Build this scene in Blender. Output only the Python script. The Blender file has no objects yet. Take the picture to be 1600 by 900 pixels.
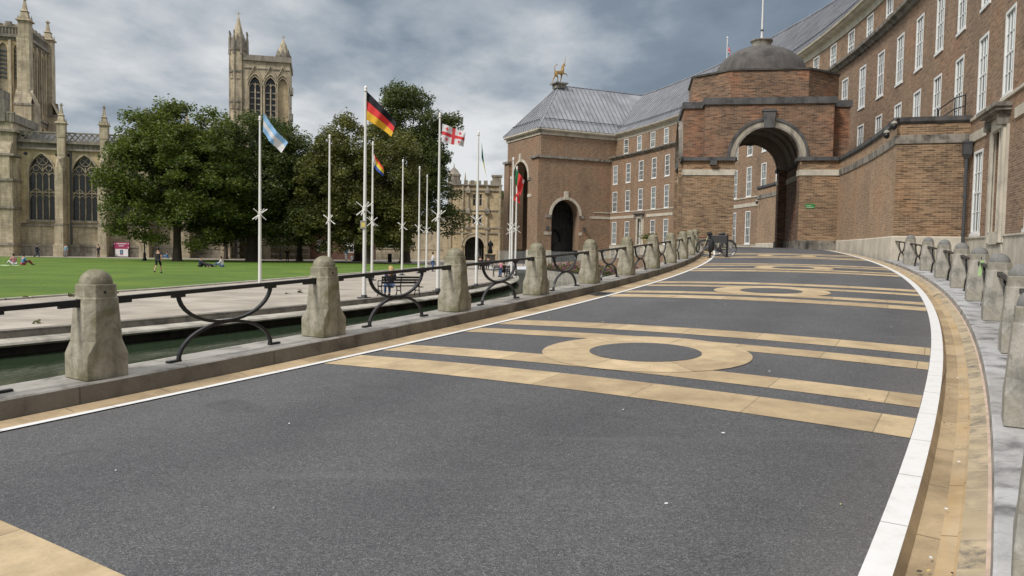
import bpy, bmesh, math, random
import numpy as np
from mathutils import Vector, Matrix
random.seed(7)
SC = bpy.context.scene
COL = SC.collection
R = math.radians
# ------------------------------------------------------------------ camera
EYE = Vector((0, 0, 2.15))
pit = math.atan(62 / 1200.0); rol = R(1.0)
fw = Vector((0, math.cos(pit), -math.sin(pit))); up0 = Vector((0, math.sin(pit), math.cos(pit))); x0 = Vector((1, 0, 0))
rt = x0 * math.cos(rol) + up0 * math.sin(rol); upv = up0 * math.cos(rol) - x0 * math.sin(rol)
cd = bpy.data.cameras.new('camera'); cam = bpy.data.objects.new('camera', cd); COL.objects.link(cam)
cam.matrix_world = Matrix(((rt.x, upv.x, -fw.x, EYE.x), (rt.y, upv.y, -fw.y, EYE.y), (rt.z, upv.z, -fw.z, EYE.z), (0, 0, 0, 1)))
cd.sensor_width = 36; cd.lens = 27.0; cd.clip_start = 0.05; cd.clip_end = 9000
SC.camera = cam
# ------------------------------------------------------------------ world, sun, exposure
W = bpy.data.worlds.new('World'); SC.world = W; W.use_nodes = True
nt = W.node_tree; nt.nodes.clear()
def N(t, typ, **kw):
    n = t.nodes.new(typ)
    for k, v in kw.items():
        if k.startswith('i_'):
            n.inputs[k[2:].replace('_', ' ')].default_value = v
        else: setattr(n, k, v)
    return n
def mathn(t, op, a, b=None, c=None, clamp=False):
    n = t.nodes.new('ShaderNodeMath'); n.operation = op; n.use_clamp = clamp
    for i, v in enumerate((a, b, c)):
        if v is None: continue
        if isinstance(v, (int, float)): n.inputs[i].default_value = v
        else: t.links.new(v, n.inputs[i])
    return n.outputs[0]
def ramp(t, fac, stops, interp='LINEAR'):
    n = t.nodes.new('ShaderNodeValToRGB'); n.color_ramp.interpolation = interp
    e = n.color_ramp.elements
    while len(e) < len(stops): e.new(0.5)
    for i, (p, c) in enumerate(stops):
        e[i].position = p; e[i].color = (c[0], c[1], c[2], 1) if not isinstance(c, (int, float)) else (c, c, c, 1)
    t.links.new(fac, n.inputs[0]); return n.outputs[0]
def mix(t, fac, a, b, mode='MIX'):
    n = t.nodes.new('ShaderNodeMix'); n.data_type = 'RGBA'; n.blend_type = mode
    if isinstance(fac, (int, float)): n.inputs[0].default_value = fac
    else: t.links.new(fac, n.inputs[0])
    for i, v in ((6, a), (7, b)):
        if isinstance(v, (tuple, list)): n.inputs[i].default_value = (v[0], v[1], v[2], 1)
        else: t.links.new(v, n.inputs[i])
    return n.outputs[2]
SUN_DIR = Vector((-0.50, -0.50, 0.71)).normalized()      # towards the sun
sky = N(nt, 'ShaderNodeTexSky'); sky.sky_type = 'NISHITA'; sky.sun_disc = False
sky.sun_elevation = math.asin(SUN_DIR.z); sky.sun_rotation = math.atan2(SUN_DIR.x, SUN_DIR.y)
tc = N(nt, 'ShaderNodeTexCoord')
sx = N(nt, 'ShaderNodeSeparateXYZ'); nt.links.new(tc.outputs['Generated'], sx.inputs[0])
zz = mathn(nt, 'MAXIMUM', sx.outputs[2], 0.0)
den = mathn(nt, 'ADD', zz, 0.16)
cx = mathn(nt, 'DIVIDE', sx.outputs[0], den); cy = mathn(nt, 'DIVIDE', sx.outputs[1], den)
cb = N(nt, 'ShaderNodeCombineXYZ'); nt.links.new(cx, cb.inputs[0]); nt.links.new(cy, cb.inputs[1])
def wnoise(scale, detail, rough, dist, off):
    m = N(nt, 'ShaderNodeMapping'); m.inputs['Location'].default_value = off; m.inputs['Rotation'].default_value = (0, 0, 0.5)
    m.inputs['Scale'].default_value = (1, 0.75, 1)
    nt.links.new(cb.outputs[0], m.inputs[0])
    n = N(nt, 'ShaderNodeTexNoise'); n.inputs['Scale'].default_value = scale; n.inputs['Detail'].default_value = detail
    n.inputs['Roughness'].default_value = rough; n.inputs['Distortion'].default_value = dist
    nt.links.new(m.outputs[0], n.inputs['Vector']); return n.outputs['Fac']
n1 = wnoise(0.80, 10, 0.56, 0.08, (3.3, 1.9, 0.0)); n2 = wnoise(2.9, 6, 0.55, 0.1, (4.1, 2.7, 0)); n3 = wnoise(0.33, 3, 0.5, 0.0, (7.3, 5.5, 0))
cl = mathn(nt, 'MULTIPLY_ADD', n2, 0.20, mathn(nt, 'MULTIPLY', n1, 0.60))
cl = mathn(nt, 'ADD', cl, mathn(nt, 'MULTIPLY', n3, 0.30))
hz = mathn(nt, 'SUBTRACT', 1.0, mathn(nt, 'MULTIPLY', zz, 3.6), clamp=True)     # brighter cloud low down
cl = mathn(nt, 'ADD', cl, mathn(nt, 'MULTIPLY', mathn(nt, 'POWER', hz, 1.6), 0.115))
cloud = ramp(nt, cl, [(0.456, (0.160, 0.200, 0.250)), (0.500, (0.205, 0.248, 0.300)), (0.530, (0.285, 0.328, 0.378)), (0.558, (0.36, 0.40, 0.44)), (0.590, (0.48, 0.505, 0.53)), (0.650, (0.68, 0.69, 0.70))])
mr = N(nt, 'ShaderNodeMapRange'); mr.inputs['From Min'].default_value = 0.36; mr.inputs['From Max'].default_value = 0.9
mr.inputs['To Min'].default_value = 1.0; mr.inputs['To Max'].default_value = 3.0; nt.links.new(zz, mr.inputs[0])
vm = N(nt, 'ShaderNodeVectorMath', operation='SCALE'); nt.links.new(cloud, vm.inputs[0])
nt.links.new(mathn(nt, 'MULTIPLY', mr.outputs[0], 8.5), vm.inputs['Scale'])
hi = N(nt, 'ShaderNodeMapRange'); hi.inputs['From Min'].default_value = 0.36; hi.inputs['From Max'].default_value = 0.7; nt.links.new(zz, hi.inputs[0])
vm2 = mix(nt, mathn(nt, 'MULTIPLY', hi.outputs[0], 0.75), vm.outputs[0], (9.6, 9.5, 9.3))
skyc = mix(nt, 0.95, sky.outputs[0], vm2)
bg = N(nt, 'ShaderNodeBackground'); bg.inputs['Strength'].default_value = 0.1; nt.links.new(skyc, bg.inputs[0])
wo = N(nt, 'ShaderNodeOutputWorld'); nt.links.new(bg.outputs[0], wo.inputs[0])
sd = bpy.data.lights.new('sun', 'SUN'); sd.energy = 2.15; sd.angle = R(11); sd.color = (1, 0.955, 0.89)
so = bpy.data.objects.new('sun', sd); COL.objects.link(so); so.rotation_euler = SUN_DIR.to_track_quat('Z', 'Y').to_euler(); so.location = (0, 0, 60)
SC.view_settings.view_transform = 'Standard'; SC.view_settings.look = 'None'; SC.view_settings.exposure = 0.42; SC.view_settings.gamma = 1
SC.view_settings.use_curve_mapping = False
# ------------------------------------------------------------------ materials
def newmat(name):
    m = bpy.data.materials.new(name); m.use_nodes = True
    t = m.node_tree; b = t.nodes['Principled BSDF']
    return m, t, b
def coords(t, kind='Object', scale=(1, 1, 1), rot=(0, 0, 0)):
    c = t.nodes.new('ShaderNodeTexCoord'); mp = t.nodes.new('ShaderNodeMapping')
    mp.inputs['Scale'].default_value = scale; mp.inputs['Rotation'].default_value = rot
    t.links.new(c.outputs[kind], mp.inputs[0]); return mp.outputs[0]
def noise(t, vec, scale, detail=4, rough=0.55, dist=0.0):
    n = t.nodes.new('ShaderNodeTexNoise'); n.inputs['Scale'].default_value = scale; n.inputs['Detail'].default_value = detail
    n.inputs['Roughness'].default_value = rough; n.inputs['Distortion'].default_value = dist
    t.links.new(vec, n.inputs['Vector']); return n.outputs['Fac']
def bump(t, b, h, strength=0.3, dist=0.02):
    n = t.nodes.new('ShaderNodeBump'); n.inputs['Strength'].default_value = strength; n.inputs['Distance'].default_value = dist
    t.links.new(h, n.inputs['Height']); t.links.new(n.outputs[0], b.inputs['Normal'])
def setc(t, b, c):
    if isinstance(c, (tuple, list)): b.inputs['Base Color'].default_value = (c[0], c[1], c[2], 1)
    else: t.links.new(c, b.inputs['Base Color'])
M = {}
def plain(name, col, rough=0.6, metal=0.0, var=0.15, sc=6.0, kind='Object', bmp=0.0):
    m, t, b = newmat(name); v = coords(t, kind)
    n = noise(t, v, sc, 4)
    c = ramp(t, n, [(0.3, tuple(x * (1 - var) for x in col)), (0.7, tuple(min(1, x * (1 + var)) for x in col))])
    setc(t, b, c); b.inputs['Roughness'].default_value = rough; b.inputs['Metallic'].default_value = metal
    if bmp: bump(t, b, noise(t, v, sc * 6, 4), bmp, 0.01)
    M[name] = m; return m
def brick(name, c1, c2, cm, bw=0.225, bh=0.075, mort=0.009, blotch=0.25, streak=0.5, warm=(1.12, 0.92, 0.82)):
    m, t, b = newmat(name); v = coords(t, 'UV')
    bt = t.nodes.new('ShaderNodeTexBrick'); t.links.new(v, bt.inputs['Vector'])
    bt.inputs['Color1'].default_value = (*c1, 1); bt.inputs['Color2'].default_value = (*c2, 1); bt.inputs['Mortar'].default_value = (*cm, 1)
    bt.inputs['Scale'].default_value = 1.0; bt.inputs['Mortar Size'].default_value = mort; bt.inputs['Mortar Smooth'].default_value = 0.2
    bt.inputs['Brick Width'].default_value = bw; bt.inputs['Row Height'].default_value = bh; bt.offset = 0.5
    vs = coords(t, 'UV', (1.6, 13.5, 1)); st = noise(t, vs, 1.0, 3, 0.6)      # courses differ in length-wise runs
    c = mix(t, streak, bt.outputs[0], ramp(t, st, [(0.32, (0.35, 0.30, 0.27)), (0.46, (0.95, 0.93, 0.9)), (0.56, (1, 1, 1)), (0.72, (1.35, 1.3, 1.25))]), 'MULTIPLY')
    vb = coords(t, 'UV'); nb = noise(t, vb, 0.35, 4, 0.6)
    c = mix(t, 0.9, c, ramp(t, nb, [(0.3, (1 - blotch,) * 3), (0.5, (1, 1, 1)), (0.7, warm)]), 'MULTIPLY')
    vd = coords(t, 'UV', (1.0, 0.12, 1)); nd = noise(t, vd, 1.1, 4, 0.6)
    c = mix(t, 0.35, c, ramp(t, nd, [(0.35, (0.62, 0.62, 0.62)), (0.6, (1, 1, 1))]), 'MULTIPLY')
    setc(t, b, c); b.inputs['Roughness'].default_value = 0.88
    bump(t, b, bt.outputs['Fac'], -0.35, 0.01); M[name] = m
def stone(name, c, c2=None, rough=0.85, sc=1.4, stain=0.35, joint=None, bmp=0.25, moss=None, kind='Object', jcol=0.5):
    m, t, b = newmat(name); v = coords(t, kind)
    c2 = c2 or tuple(x * 0.72 for x in c)
    n = noise(t, v, sc, 6, 0.62, 0.3)
    col = ramp(t, n, [(0.32, c2), (0.5, c), (0.7, tuple(min(1, x * 1.18) for x in c))])
    vv = coords(t, kind, (1, 1, 0.14) if kind == 'Object' else (1, 0.14, 1)); ns = noise(t, vv, 2.4, 5, 0.65)
    col = mix(t, stain, col, ramp(t, ns, [(0.36, (0.30, 0.29, 0.28)), (0.55, (1, 1, 1))]), 'MULTIPLY')
    ng = noise(t, v, 38, 3, 0.6); col = mix(t, 0.30, col, ramp(t, ng, [(0.3, (0.72,) * 3), (0.6, (1.08,) * 3)]), 'MULTIPLY')
    if moss:
        nm = noise(t, v, 2.2, 5, 0.6, 0.4); col = mix(t, ramp(t, nm, [(0.45, 0.0), (0.60, 0.85)]), col, moss); nq = noise(t, v, 5.5, 6, 0.7, 0.6); col = mix(t, ramp(t, nq, [(0.58, 0.0), (0.68, 0.6)]), col, (0.09, 0.085, 0.07)); col = mix(t, ramp(t, nq, [(0.30, 0.5), (0.38, 0.0)]), col, (0.50, 0.47, 0.40))
    if joint:
        vj = coords(t, 'UV'); bt = t.nodes.new('ShaderNodeTexBrick'); t.links.new(vj, bt.inputs['Vector'])
        bt.inputs['Color1'].default_value = (1, 1, 1, 1); bt.inputs['Color2'].default_value = (0.78, 0.76, 0.74, 1); bt.inputs['Mortar'].default_value = (jcol,) * 3 + (1,)
        bt.inputs['Scale'].default_value = 1; bt.inputs['Brick Width'].default_value = joint[0]; bt.inputs['Row Height'].default_value = joint[1]; bt.inputs['Mortar Size'].default_value = joint[2]
        col = mix(t, 1.0, col, bt.outputs[0], 'MULTIPLY')
    setc(t, b, col); b.inputs['Roughness'].default_value = rough
    if bmp: bump(t, b, mathn(t, 'ADD', n, ng), bmp, 0.012)
    M[name] = m
brick('brick', (0.315, 0.198, 0.125), (0.180, 0.110, 0.070), (0.36, 0.29, 0.21), blotch=0.18, streak=0.8, warm=(1.12, 0.98, 0.9))
brick('brick_pale', (0.385, 0.250, 0.155), (0.235, 0.148, 0.092), (0.42, 0.34, 0.24), warm=(1.15, 1.0, 0.9))
brick('brick_porch', (0.270, 0.155, 0.095), (0.095, 0.056, 0.040), (0.30, 0.23, 0.16), bw=0.30, bh=0.08, streak=1.0, blotch=0.35, warm=(1.35, 0.86, 0.68))
brick('brick_pier', (0.330, 0.212, 0.125), (0.130, 0.080, 0.050), (0.38, 0.30, 0.20), bw=0.30, bh=0.08, streak=1.0, warm=(1.15, 0.95, 0.8))
brick('brick_red', (0.20, 0.085, 0.06), (0.13, 0.06, 0.045), (0.2, 0.16, 0.13))
stone('portland', (0.53, 0.485, 0.40), (0.40, 0.36, 0.30), stain=0.22)
stone('portland_mid', (0.38, 0.345, 0.285), (0.22, 0.20, 0.17), stain=0.6)
stone('portland_dirty', (0.26, 0.235, 0.20), (0.07, 0.066, 0.06), stain=0.7, sc=1.8)
stone('portland_dark', (0.10, 0.098, 0.098), (0.045, 0.045, 0.047), stain=0.5, sc=1.8)
stone('dome_stone', (0.088, 0.079, 0.074), (0.046, 0.042, 0.040), stain=0.5, sc=1.2)
stone('bollard_stone', (0.345, 0.315, 0.245), (0.20, 0.18, 0.13), sc=5.0, stain=0.55, moss=(0.130, 0.122, 0.055), bmp=0.5)
stone('bollard_grey', (0.37, 0.350, 0.305), (0.18, 0.175, 0.16), sc=3.4, stain=0.6, moss=(0.24, 0.22, 0.165), bmp=0.5)
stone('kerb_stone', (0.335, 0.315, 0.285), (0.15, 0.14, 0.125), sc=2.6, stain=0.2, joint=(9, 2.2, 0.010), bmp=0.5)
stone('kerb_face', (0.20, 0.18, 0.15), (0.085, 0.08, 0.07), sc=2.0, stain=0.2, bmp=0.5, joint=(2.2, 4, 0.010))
stone('slab_stone', (0.42, 0.42, 0.425), (0.13, 0.13, 0.135), sc=3.0, stain=0.3, bmp=0.4, joint=(9, 1.9, 0.006), jcol=0.6)
stone('sandstone_band', (0.50, 0.385, 0.235), (0.40, 0.30, 0.18), sc=2.5, stain=0.22, joint=(0.98, 5.0, 0.006), bmp=0.25, jcol=0.5)
stone('sandstone_ring', (0.50, 0.385, 0.235), (0.40, 0.30, 0.18), sc=2.5, stain=0.22, joint=(0.9, 5.0, 0.006), bmp=0.25, jcol=0.5)
stone('gutter_stone', (0.42, 0.315, 0.19), (0.29, 0.215, 0.125), sc=2.2, stain=0.25, joint=(5.0, 0.9, 0.008), bmp=0.3)
stone('cath_stone', (0.50, 0.425, 0.30), (0.31, 0.26, 0.185), sc=0.35, stain=0.5, joint=(0.8, 0.36, 0.012), bmp=0.2, jcol=0.62)
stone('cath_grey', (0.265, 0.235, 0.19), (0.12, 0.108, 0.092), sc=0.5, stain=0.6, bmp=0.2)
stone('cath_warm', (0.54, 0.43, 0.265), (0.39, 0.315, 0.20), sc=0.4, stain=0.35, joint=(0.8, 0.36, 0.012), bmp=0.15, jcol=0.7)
stone('paving', (0.375, 0.335, 0.280), (0.27, 0.240, 0.205), sc=0.5, stain=0.0, joint=(0.9, 0.6, 0.008), bmp=0.1, jcol=0.75)
stone('coping', (0.41, 0.385, 0.33), (0.22, 0.205, 0.175), sc=2.0, stain=0.0, joint=(3.0, 1.6, 0.010), bmp=0.3)
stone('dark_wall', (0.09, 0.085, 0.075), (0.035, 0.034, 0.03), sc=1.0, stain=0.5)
plain('black_iron', (0.018, 0.018, 0.02), 0.42, 0.3)
plain('dark_grey', (0.06, 0.062, 0.066), 0.5)
plain('white_paint', (0.78, 0.785, 0.77), 0.45, var=0.05)
plain('pole_white', (0.68, 0.67, 0.64), 0.4, var=0.06, sc=1.0)
plain('lead', (0.27, 0.275, 0.297), 0.6, 0.1, var=0.25, sc=0.5)
plain('lead_seam', (0.185, 0.19, 0.21), 0.6, 0.1, var=0.3, sc=0.8)  # darker than the sheets: held dirt, with seam shading put into the colour
plain('lead_dark', (0.10, 0.105, 0.12), 0.5, 0.2)
plain('vault', (0.30, 0.26, 0.215), 0.9)
stone('cap_dark', (0.20, 0.198, 0.19), (0.09, 0.09, 0.09), sc=4.0, stain=0.4)
plain('bronze', (0.30, 0.185, 0.06), 0.45, 0.5)
plain('statue_bronze', (0.025, 0.025, 0.027), 0.5, 0.4)
plain('bark', (0.055, 0.042, 0.030), 0.9, var=0.35, sc=3, bmp=0.5)
plain('wood_dark', (0.022, 0.020, 0.019), 0.5)
plain('rubber', (0.014, 0.014, 0.015), 0.6)
plain('chrome', (0.5, 0.5, 0.5), 0.25, 0.9)
plain('green_sign', (0.03, 0.21, 0.045), 0.4)
plain('tag_green', (0.42, 0.62, 0.30), 0.5)
plain('maroon', (0.28, 0.022, 0.085), 0.6)
plain('banner_white', (0.66, 0.62, 0.63), 0.6)
plain('teal', (0.05, 0.21, 0.17), 0.5)
plain('yellow', (0.62, 0.50, 0.12), 0.5)
plain('terracotta', (0.42, 0.32, 0.18), 0.8)
plain('soil', (0.05, 0.04, 0.03), 0.95)
def glassmat(name, c, rough=0.06, spec=0.5):
    m, t, b = newmat(name); v = coords(t, 'Object'); oi = t.nodes.new('ShaderNodeObjectInfo')
    col = ramp(t, oi.outputs['Random'], [(0.0, tuple(x * 0.35 for x in c)), (0.35, c), (0.6, (0.10, 0.125, 0.13)), (1.0, (0.19, 0.225, 0.235))])  # paler panes put sky reflection and blinds into the base colour
    setc(t, b, col); b.inputs['Roughness'].default_value = rough; b.inputs['IOR'].default_value = 1.5
    bump(t, b, noise(t, v, 2.0, 2), 0.05, 0.02); M[name] = m
glassmat('glass', (0.05, 0.06, 0.065)); 
m, t, b = newmat('dark_glass'); v = coords(t); setc(t, b, ramp(t, noise(t, v, 4, 3), [(0.3, (0.012, 0.013, 0.015)), (0.7, (0.03, 0.032, 0.036))])); b.inputs['Roughness'].default_value = 0.25; M['dark_glass'] = m
# asphalt
m, t, b = newmat('asphalt'); v = coords(t)
ng = noise(t, v, 140, 3, 0.7); nv = t.nodes.new('ShaderNodeTexVoronoi'); nv.inputs['Scale'].default_value = 105; t.links.new(v, nv.inputs['Vector'])
nl = noise(t, v, 0.35, 5, 0.6); nm_ = noise(t, v, 1.7, 5, 0.65)
c = ramp(t, ng, [(0.30, (0.036, 0.036, 0.039)), (0.5, (0.086, 0.0865, 0.092)), (0.70, (0.19, 0.19, 0.194))])
sepc = t.nodes.new('ShaderNodeSeparateColor'); t.links.new(nv.outputs['Color'], sepc.inputs[0])
c = mix(t, 0.85, c, ramp(t, sepc.outputs[0], [(0.0, (0.6, 0.6, 0.6)), (0.6, (0.95, 0.95, 0.95)), (0.9, (1.5, 1.48, 1.42))]), 'MULTIPLY')
c = mix(t, 0.8, c, ramp(t, nl, [(0.35, (0.84, 0.84, 0.86)), (0.62, (1.12, 1.12, 1.12))]), 'MULTIPLY')
c = mix(t, 0.6, c, ramp(t, nm_, [(0.3, (0.84, 0.85, 0.87)), (0.66, (1.1, 1.1, 1.1))]), 'MULTIPLY')
gp = t.nodes.new('ShaderNodeNewGeometry'); vs_ = t.nodes.new('ShaderNodeVectorMath'); vs_.operation = 'SUBTRACT'; t.links.new(gp.outputs['Position'], vs_.inputs[0]); vs_.inputs[1].default_value = (-90.0, 62.0, 0)
sp = t.nodes.new('ShaderNodeSeparateXYZ'); t.links.new(vs_.outputs[0], sp.inputs[0])
rr_ = mathn(t, 'SQRT', mathn(t, 'ADD', mathn(t, 'MULTIPLY', sp.outputs[0], sp.outputs[0]), mathn(t, 'MULTIPLY', sp.outputs[1], sp.outputs[1])))
rr_ = mathn(t, 'ADD', rr_, mathn(t, 'MULTIPLY', nl, 0.5))
wv = mathn(t, 'COSINE', mathn(t, 'MULTIPLY', mathn(t, 'SUBTRACT', rr_, 104.85), 3.35))
c = mix(t, 0.55, c, ramp(t, mathn(t, 'MULTIPLY_ADD', wv, 0.5, mathn(t, 'MULTIPLY', nm_, 0.5)), [(0.0, (1.09, 1.09, 1.08)), (0.75, (0.86, 0.86, 0.875))]), 'MULTIPLY')
ed = mathn(t, 'ABSOLUTE', mathn(t, 'SUBTRACT', rr_, 106.0)); c = mix(t, ramp(t, mathn(t, 'MULTIPLY', ed, 0.2), [(0.50, 0.0), (0.62, 0.22)]), c, (0.19, 0.175, 0.15))
nk = noise(t, v, 0.9, 3, 0.5, 1.2); c = mix(t, ramp(t, nk, [(0.655, 0.0), (0.67, 0.30)]), c, (0.045, 0.045, 0.047))
vw = coords(t, 'Object', (0.25, 3.0, 1), (0, 0, R(-15))); nw = noise(t, vw, 1.0, 4, 0.6)
c = mix(t, ramp(t, nw, [(0.60, 0.0), (0.78, 0.30)]), c, (0.17, 0.17, 0.172))
setc(t, b, c); b.inputs['Roughness'].default_value = 0.85; bump(t, b, mathn(t, 'ADD', ng, nv.outputs['Distance']), 0.9, 0.006); M['asphalt'] = m
# road paint
m, t, b = newmat('road_paint'); v = coords(t); vj = coords(t, 'UV')
n_ = noise(t, v, 9, 6, 0.7); c = ramp(t, n_, [(0.25, (0.33, 0.32, 0.30)), (0.33, (0.62, 0.61, 0.60)), (0.50, (0.68, 0.675, 0.67)), (0.8, (0.71, 0.71, 0.70))])
bt = t.nodes.new('ShaderNodeTexBrick'); t.links.new(vj, bt.inputs['Vector']); bt.inputs['Color1'].default_value = bt.inputs['Color2'].default_value = (1, 1, 1, 1); bt.inputs['Mortar'].default_value = (0.35, 0.33, 0.3, 1)
bt.inputs['Scale'].default_value = 1; bt.inputs['Brick Width'].default_value = 5; bt.inputs['Row Height'].default_value = 0.9; bt.inputs['Mortar Size'].default_value = 0.005
c = mix(t, 1.0, c, bt.outputs[0], 'MULTIPLY'); setc(t, b, c); b.inputs['Roughness'].default_value = 0.6; M['road_paint'] = m
# rusty gutter (stains that run along the channel)
m, t, b = newmat('rust_gutter'); v = coords(t); vj = coords(t, 'UV')
n_ = noise(t, v, 2.2, 6, 0.6); c = ramp(t, n_, [(0.3, (0.27, 0.205, 0.125)), (0.55, (0.43, 0.325, 0.195)), (0.75, (0.50, 0.39, 0.25))])
vr = coords(t, 'UV', (6, 0.7, 1)); nr = noise(t, vr, 1.0, 4, 0.6); c = mix(t, ramp(t, nr, [(0.45, 0.0), (0.75, 0.55)]), c, (0.48, 0.28, 0.08))
bt = t.nodes.new('ShaderNodeTexBrick'); t.links.new(vj, bt.inputs['Vector']); bt.inputs['Color1'].default_value = bt.inputs['Color2'].default_value = (1, 1, 1, 1); bt.inputs['Mortar'].default_value = (0.4, 0.36, 0.3, 1)
bt.inputs['Scale'].default_value = 1; bt.inputs['Brick Width'].default_value = 5; bt.inputs['Row Height'].default_value = 0.9; bt.inputs['Mortar Size'].default_value = 0.006
c = mix(t, 1.0, c, bt.outputs[0], 'MULTIPLY'); setc(t, b, c); b.inputs['Roughness'].default_value = 0.6; bump(t, b, n_, 0.3, 0.01); M['rust_gutter'] = m
# worn stone edging beside the gutter
m, t, b = newmat('edge_stone'); v = coords(t); vj = coords(t, 'UV')
n_ = noise(t, v, 7.0, 6, 0.75, 0.4); c = ramp(t, noise(t, v, 2.5, 5), [(0.35, (0.33, 0.26, 0.165)), (0.6, (0.45, 0.36, 0.235))])
bt = t.nodes.new('ShaderNodeTexBrick'); t.links.new(vj, bt.inputs['Vector']); bt.inputs['Color1'].default_value = (0, 0, 0, 1); bt.inputs['Color2'].default_value = (1.6, 1.6, 1.6, 1); bt.inputs['Mortar'].default_value = (0, 0, 0, 1)
bt.inputs['Scale'].default_value = 1; bt.inputs['Brick Width'].default_value = 5; bt.inputs['Row Height'].default_value = 0.42; bt.inputs['Mortar Size'].default_value = 0.022; bt.inputs['Mortar Smooth'].default_value = 0.8
fk = mathn(t, 'MULTIPLY', ramp(t, n_, [(0.42, 0.0), (0.62, 0.55)]), bt.outputs[0], clamp=True)
c = mix(t, fk, c, (0.10, 0.095, 0.085)); setc(t, b, c); b.inputs['Roughness'].default_value = 0.75; bump(t, b, n_, 0.4, 0.01); M['edge_stone'] = m
plain('pink_joint', (0.46, 0.345, 0.27), 0.8, var=0.2)
# grass
m, t, b = newmat('grass'); v = coords(t)
c = ramp(t, noise(t, v, 0.22, 5, 0.6), [(0.3, (0.062, 0.125, 0.005)), (0.5, (0.090, 0.168, 0.007)), (0.7, (0.132, 0.200, 0.013))])
c = mix(t, 0.7, c, ramp(t, noise(t, v, 7.0, 5, 0.7), [(0.25, (0.6, 0.65, 0.6)), (0.7, (1.25, 1.2, 1.2))]), 'MULTIPLY')
c = mix(t, 0.5, c, ramp(t, noise(t, v, 45.0, 2, 0.7), [(0.3, (0.5, 0.55, 0.5)), (0.7, (1.35, 1.3, 1.2))]), 'MULTIPLY')
setc(t, b, c); b.inputs['Roughness'].default_value = 0.9; bump(t, b, noise(t, v, 40, 3), 1.0, 0.05); M['grass'] = m
plain('ground_mat', (0.17, 0.155, 0.13), 0.9, sc=0.05)
# water
m, t, b = newmat('water'); v = coords(t, 'Object', (1, 0.35, 1), (0, 0, R(-28)))
b.inputs['Base Color'].default_value = (0.030, 0.046, 0.026, 1); b.inputs['Roughness'].default_value = 0.06; b.inputs['IOR'].default_value = 1.33
bump(t, b, mathn(t, 'ADD', noise(t, v, 5.0, 4, 0.6, 0.6), noise(t, v, 1.2, 3)), 0.22, 0.03); M['water'] = m
def leafmat(name, a, bcol, c3):
    m, t, b = newmat(name); v = coords(t)
    c = ramp(t, noise(t, v, 0.45, 4, 0.6), [(0.32, a), (0.52, bcol), (0.7, c3)])
    g = t.nodes.new('ShaderNodeNewGeometry'); c = mix(t, 0.9, c, ramp(t, g.outputs['Random Per Island'], [(0.0, (0.55, 0.6, 0.55)), (0.7, (1.05, 1.05, 1.0)), (1.0, (1.6, 1.5, 1.2))]), 'MULTIPLY')
    setc(t, b, c); b.inputs['Roughness'].default_value = 0.55
    tr = t.nodes.new('ShaderNodeBsdfTranslucent'); t.links.new(c, tr.inputs[0]); ms = t.nodes.new('ShaderNodeMixShader'); ms.inputs[0].default_value = 0.35
    o = t.nodes['Material Output']; t.links.new(b.outputs[0], ms.inputs[1]); t.links.new(tr.outputs[0], ms.inputs[2]); t.links.new(ms.outputs[0], o.inputs[0]); M[name] = m
leafmat('leaf_mid', (0.058, 0.090, 0.013), (0.112, 0.148, 0.022), (0.180, 0.200, 0.038))
leafmat('leaf_olive', (0.075, 0.086, 0.018), (0.125, 0.132, 0.028), (0.18, 0.172, 0.045))
leafmat('leaf_dark', (0.040, 0.062, 0.014), (0.078, 0.106, 0.022), (0.130, 0.150, 0.036))
leafmat('leaf_flower', (0.05, 0.08, 0.02), (0.30, 0.05, 0.20), (0.42, 0.16, 0.34))
for nm, c in dict(flag_black=(0.012, 0.012, 0.016), flag_red=(0.70, 0.045, 0.045), flag_gold=(0.75, 0.43, 0.03), flag_white=(0.68, 0.66, 0.67), flag_blue=(0.27, 0.47, 0.72), flag_green=(0.01, 0.16, 0.06),
                  flag_orange=(0.80, 0.26, 0.03), flag_yellow=(0.78, 0.62, 0.06), flag_indigo=(0.05, 0.10, 0.42), flag_navy=(0.02, 0.025, 0.10), flag_crimson=(0.62, 0.05, 0.06), flag_brown=(0.12, 0.06, 0.03)).items():
    m, t, b = newmat(nm); v = coords(t); setc(t, b, ramp(t, noise(t, v, 3, 2), [(0.3, tuple(x * 0.93 for x in c)), (0.7, c)])); b.inputs['Roughness'].default_value = 0.8
    tr = t.nodes.new('ShaderNodeBsdfTranslucent'); tr.inputs[0].default_value = (*c, 1); ms = t.nodes.new('ShaderNodeMixShader'); ms.inputs[0].default_value = 0.3
    o = t.nodes['Material Output']; t.links.new(b.outputs[0], ms.inputs[1]); t.links.new(tr.outputs[0], ms.inputs[2]); t.links.new(ms.outputs[0], o.inputs[0]); M[nm] = m
for nm, c in dict(skin=(0.42, 0.25, 0.17), cloth_black=(0.015, 0.016, 0.020), cloth_navy=(0.02, 0.03, 0.07), cloth_blue=(0.10, 0.22, 0.38), cloth_white=(0.60, 0.60, 0.62), cloth_pink=(0.50, 0.20, 0.24), cloth_red=(0.35, 0.04, 0.05),
                  cloth_jeans=(0.06, 0.11, 0.22), cloth_grey=(0.22, 0.23, 0.25), cloth_teal=(0.16, 0.30, 0.36), hair_dark=(0.02, 0.014, 0.01), hair_blonde=(0.42, 0.28, 0.13), shoe=(0.05, 0.05, 0.05), frame_red=(0.14, 0.02, 0.015), frame_cream=(0.42, 0.40, 0.22), frame_blue=(0.02, 0.03, 0.06)).items(): plain(nm, c, 0.8, var=0.12, sc=20)
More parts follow.
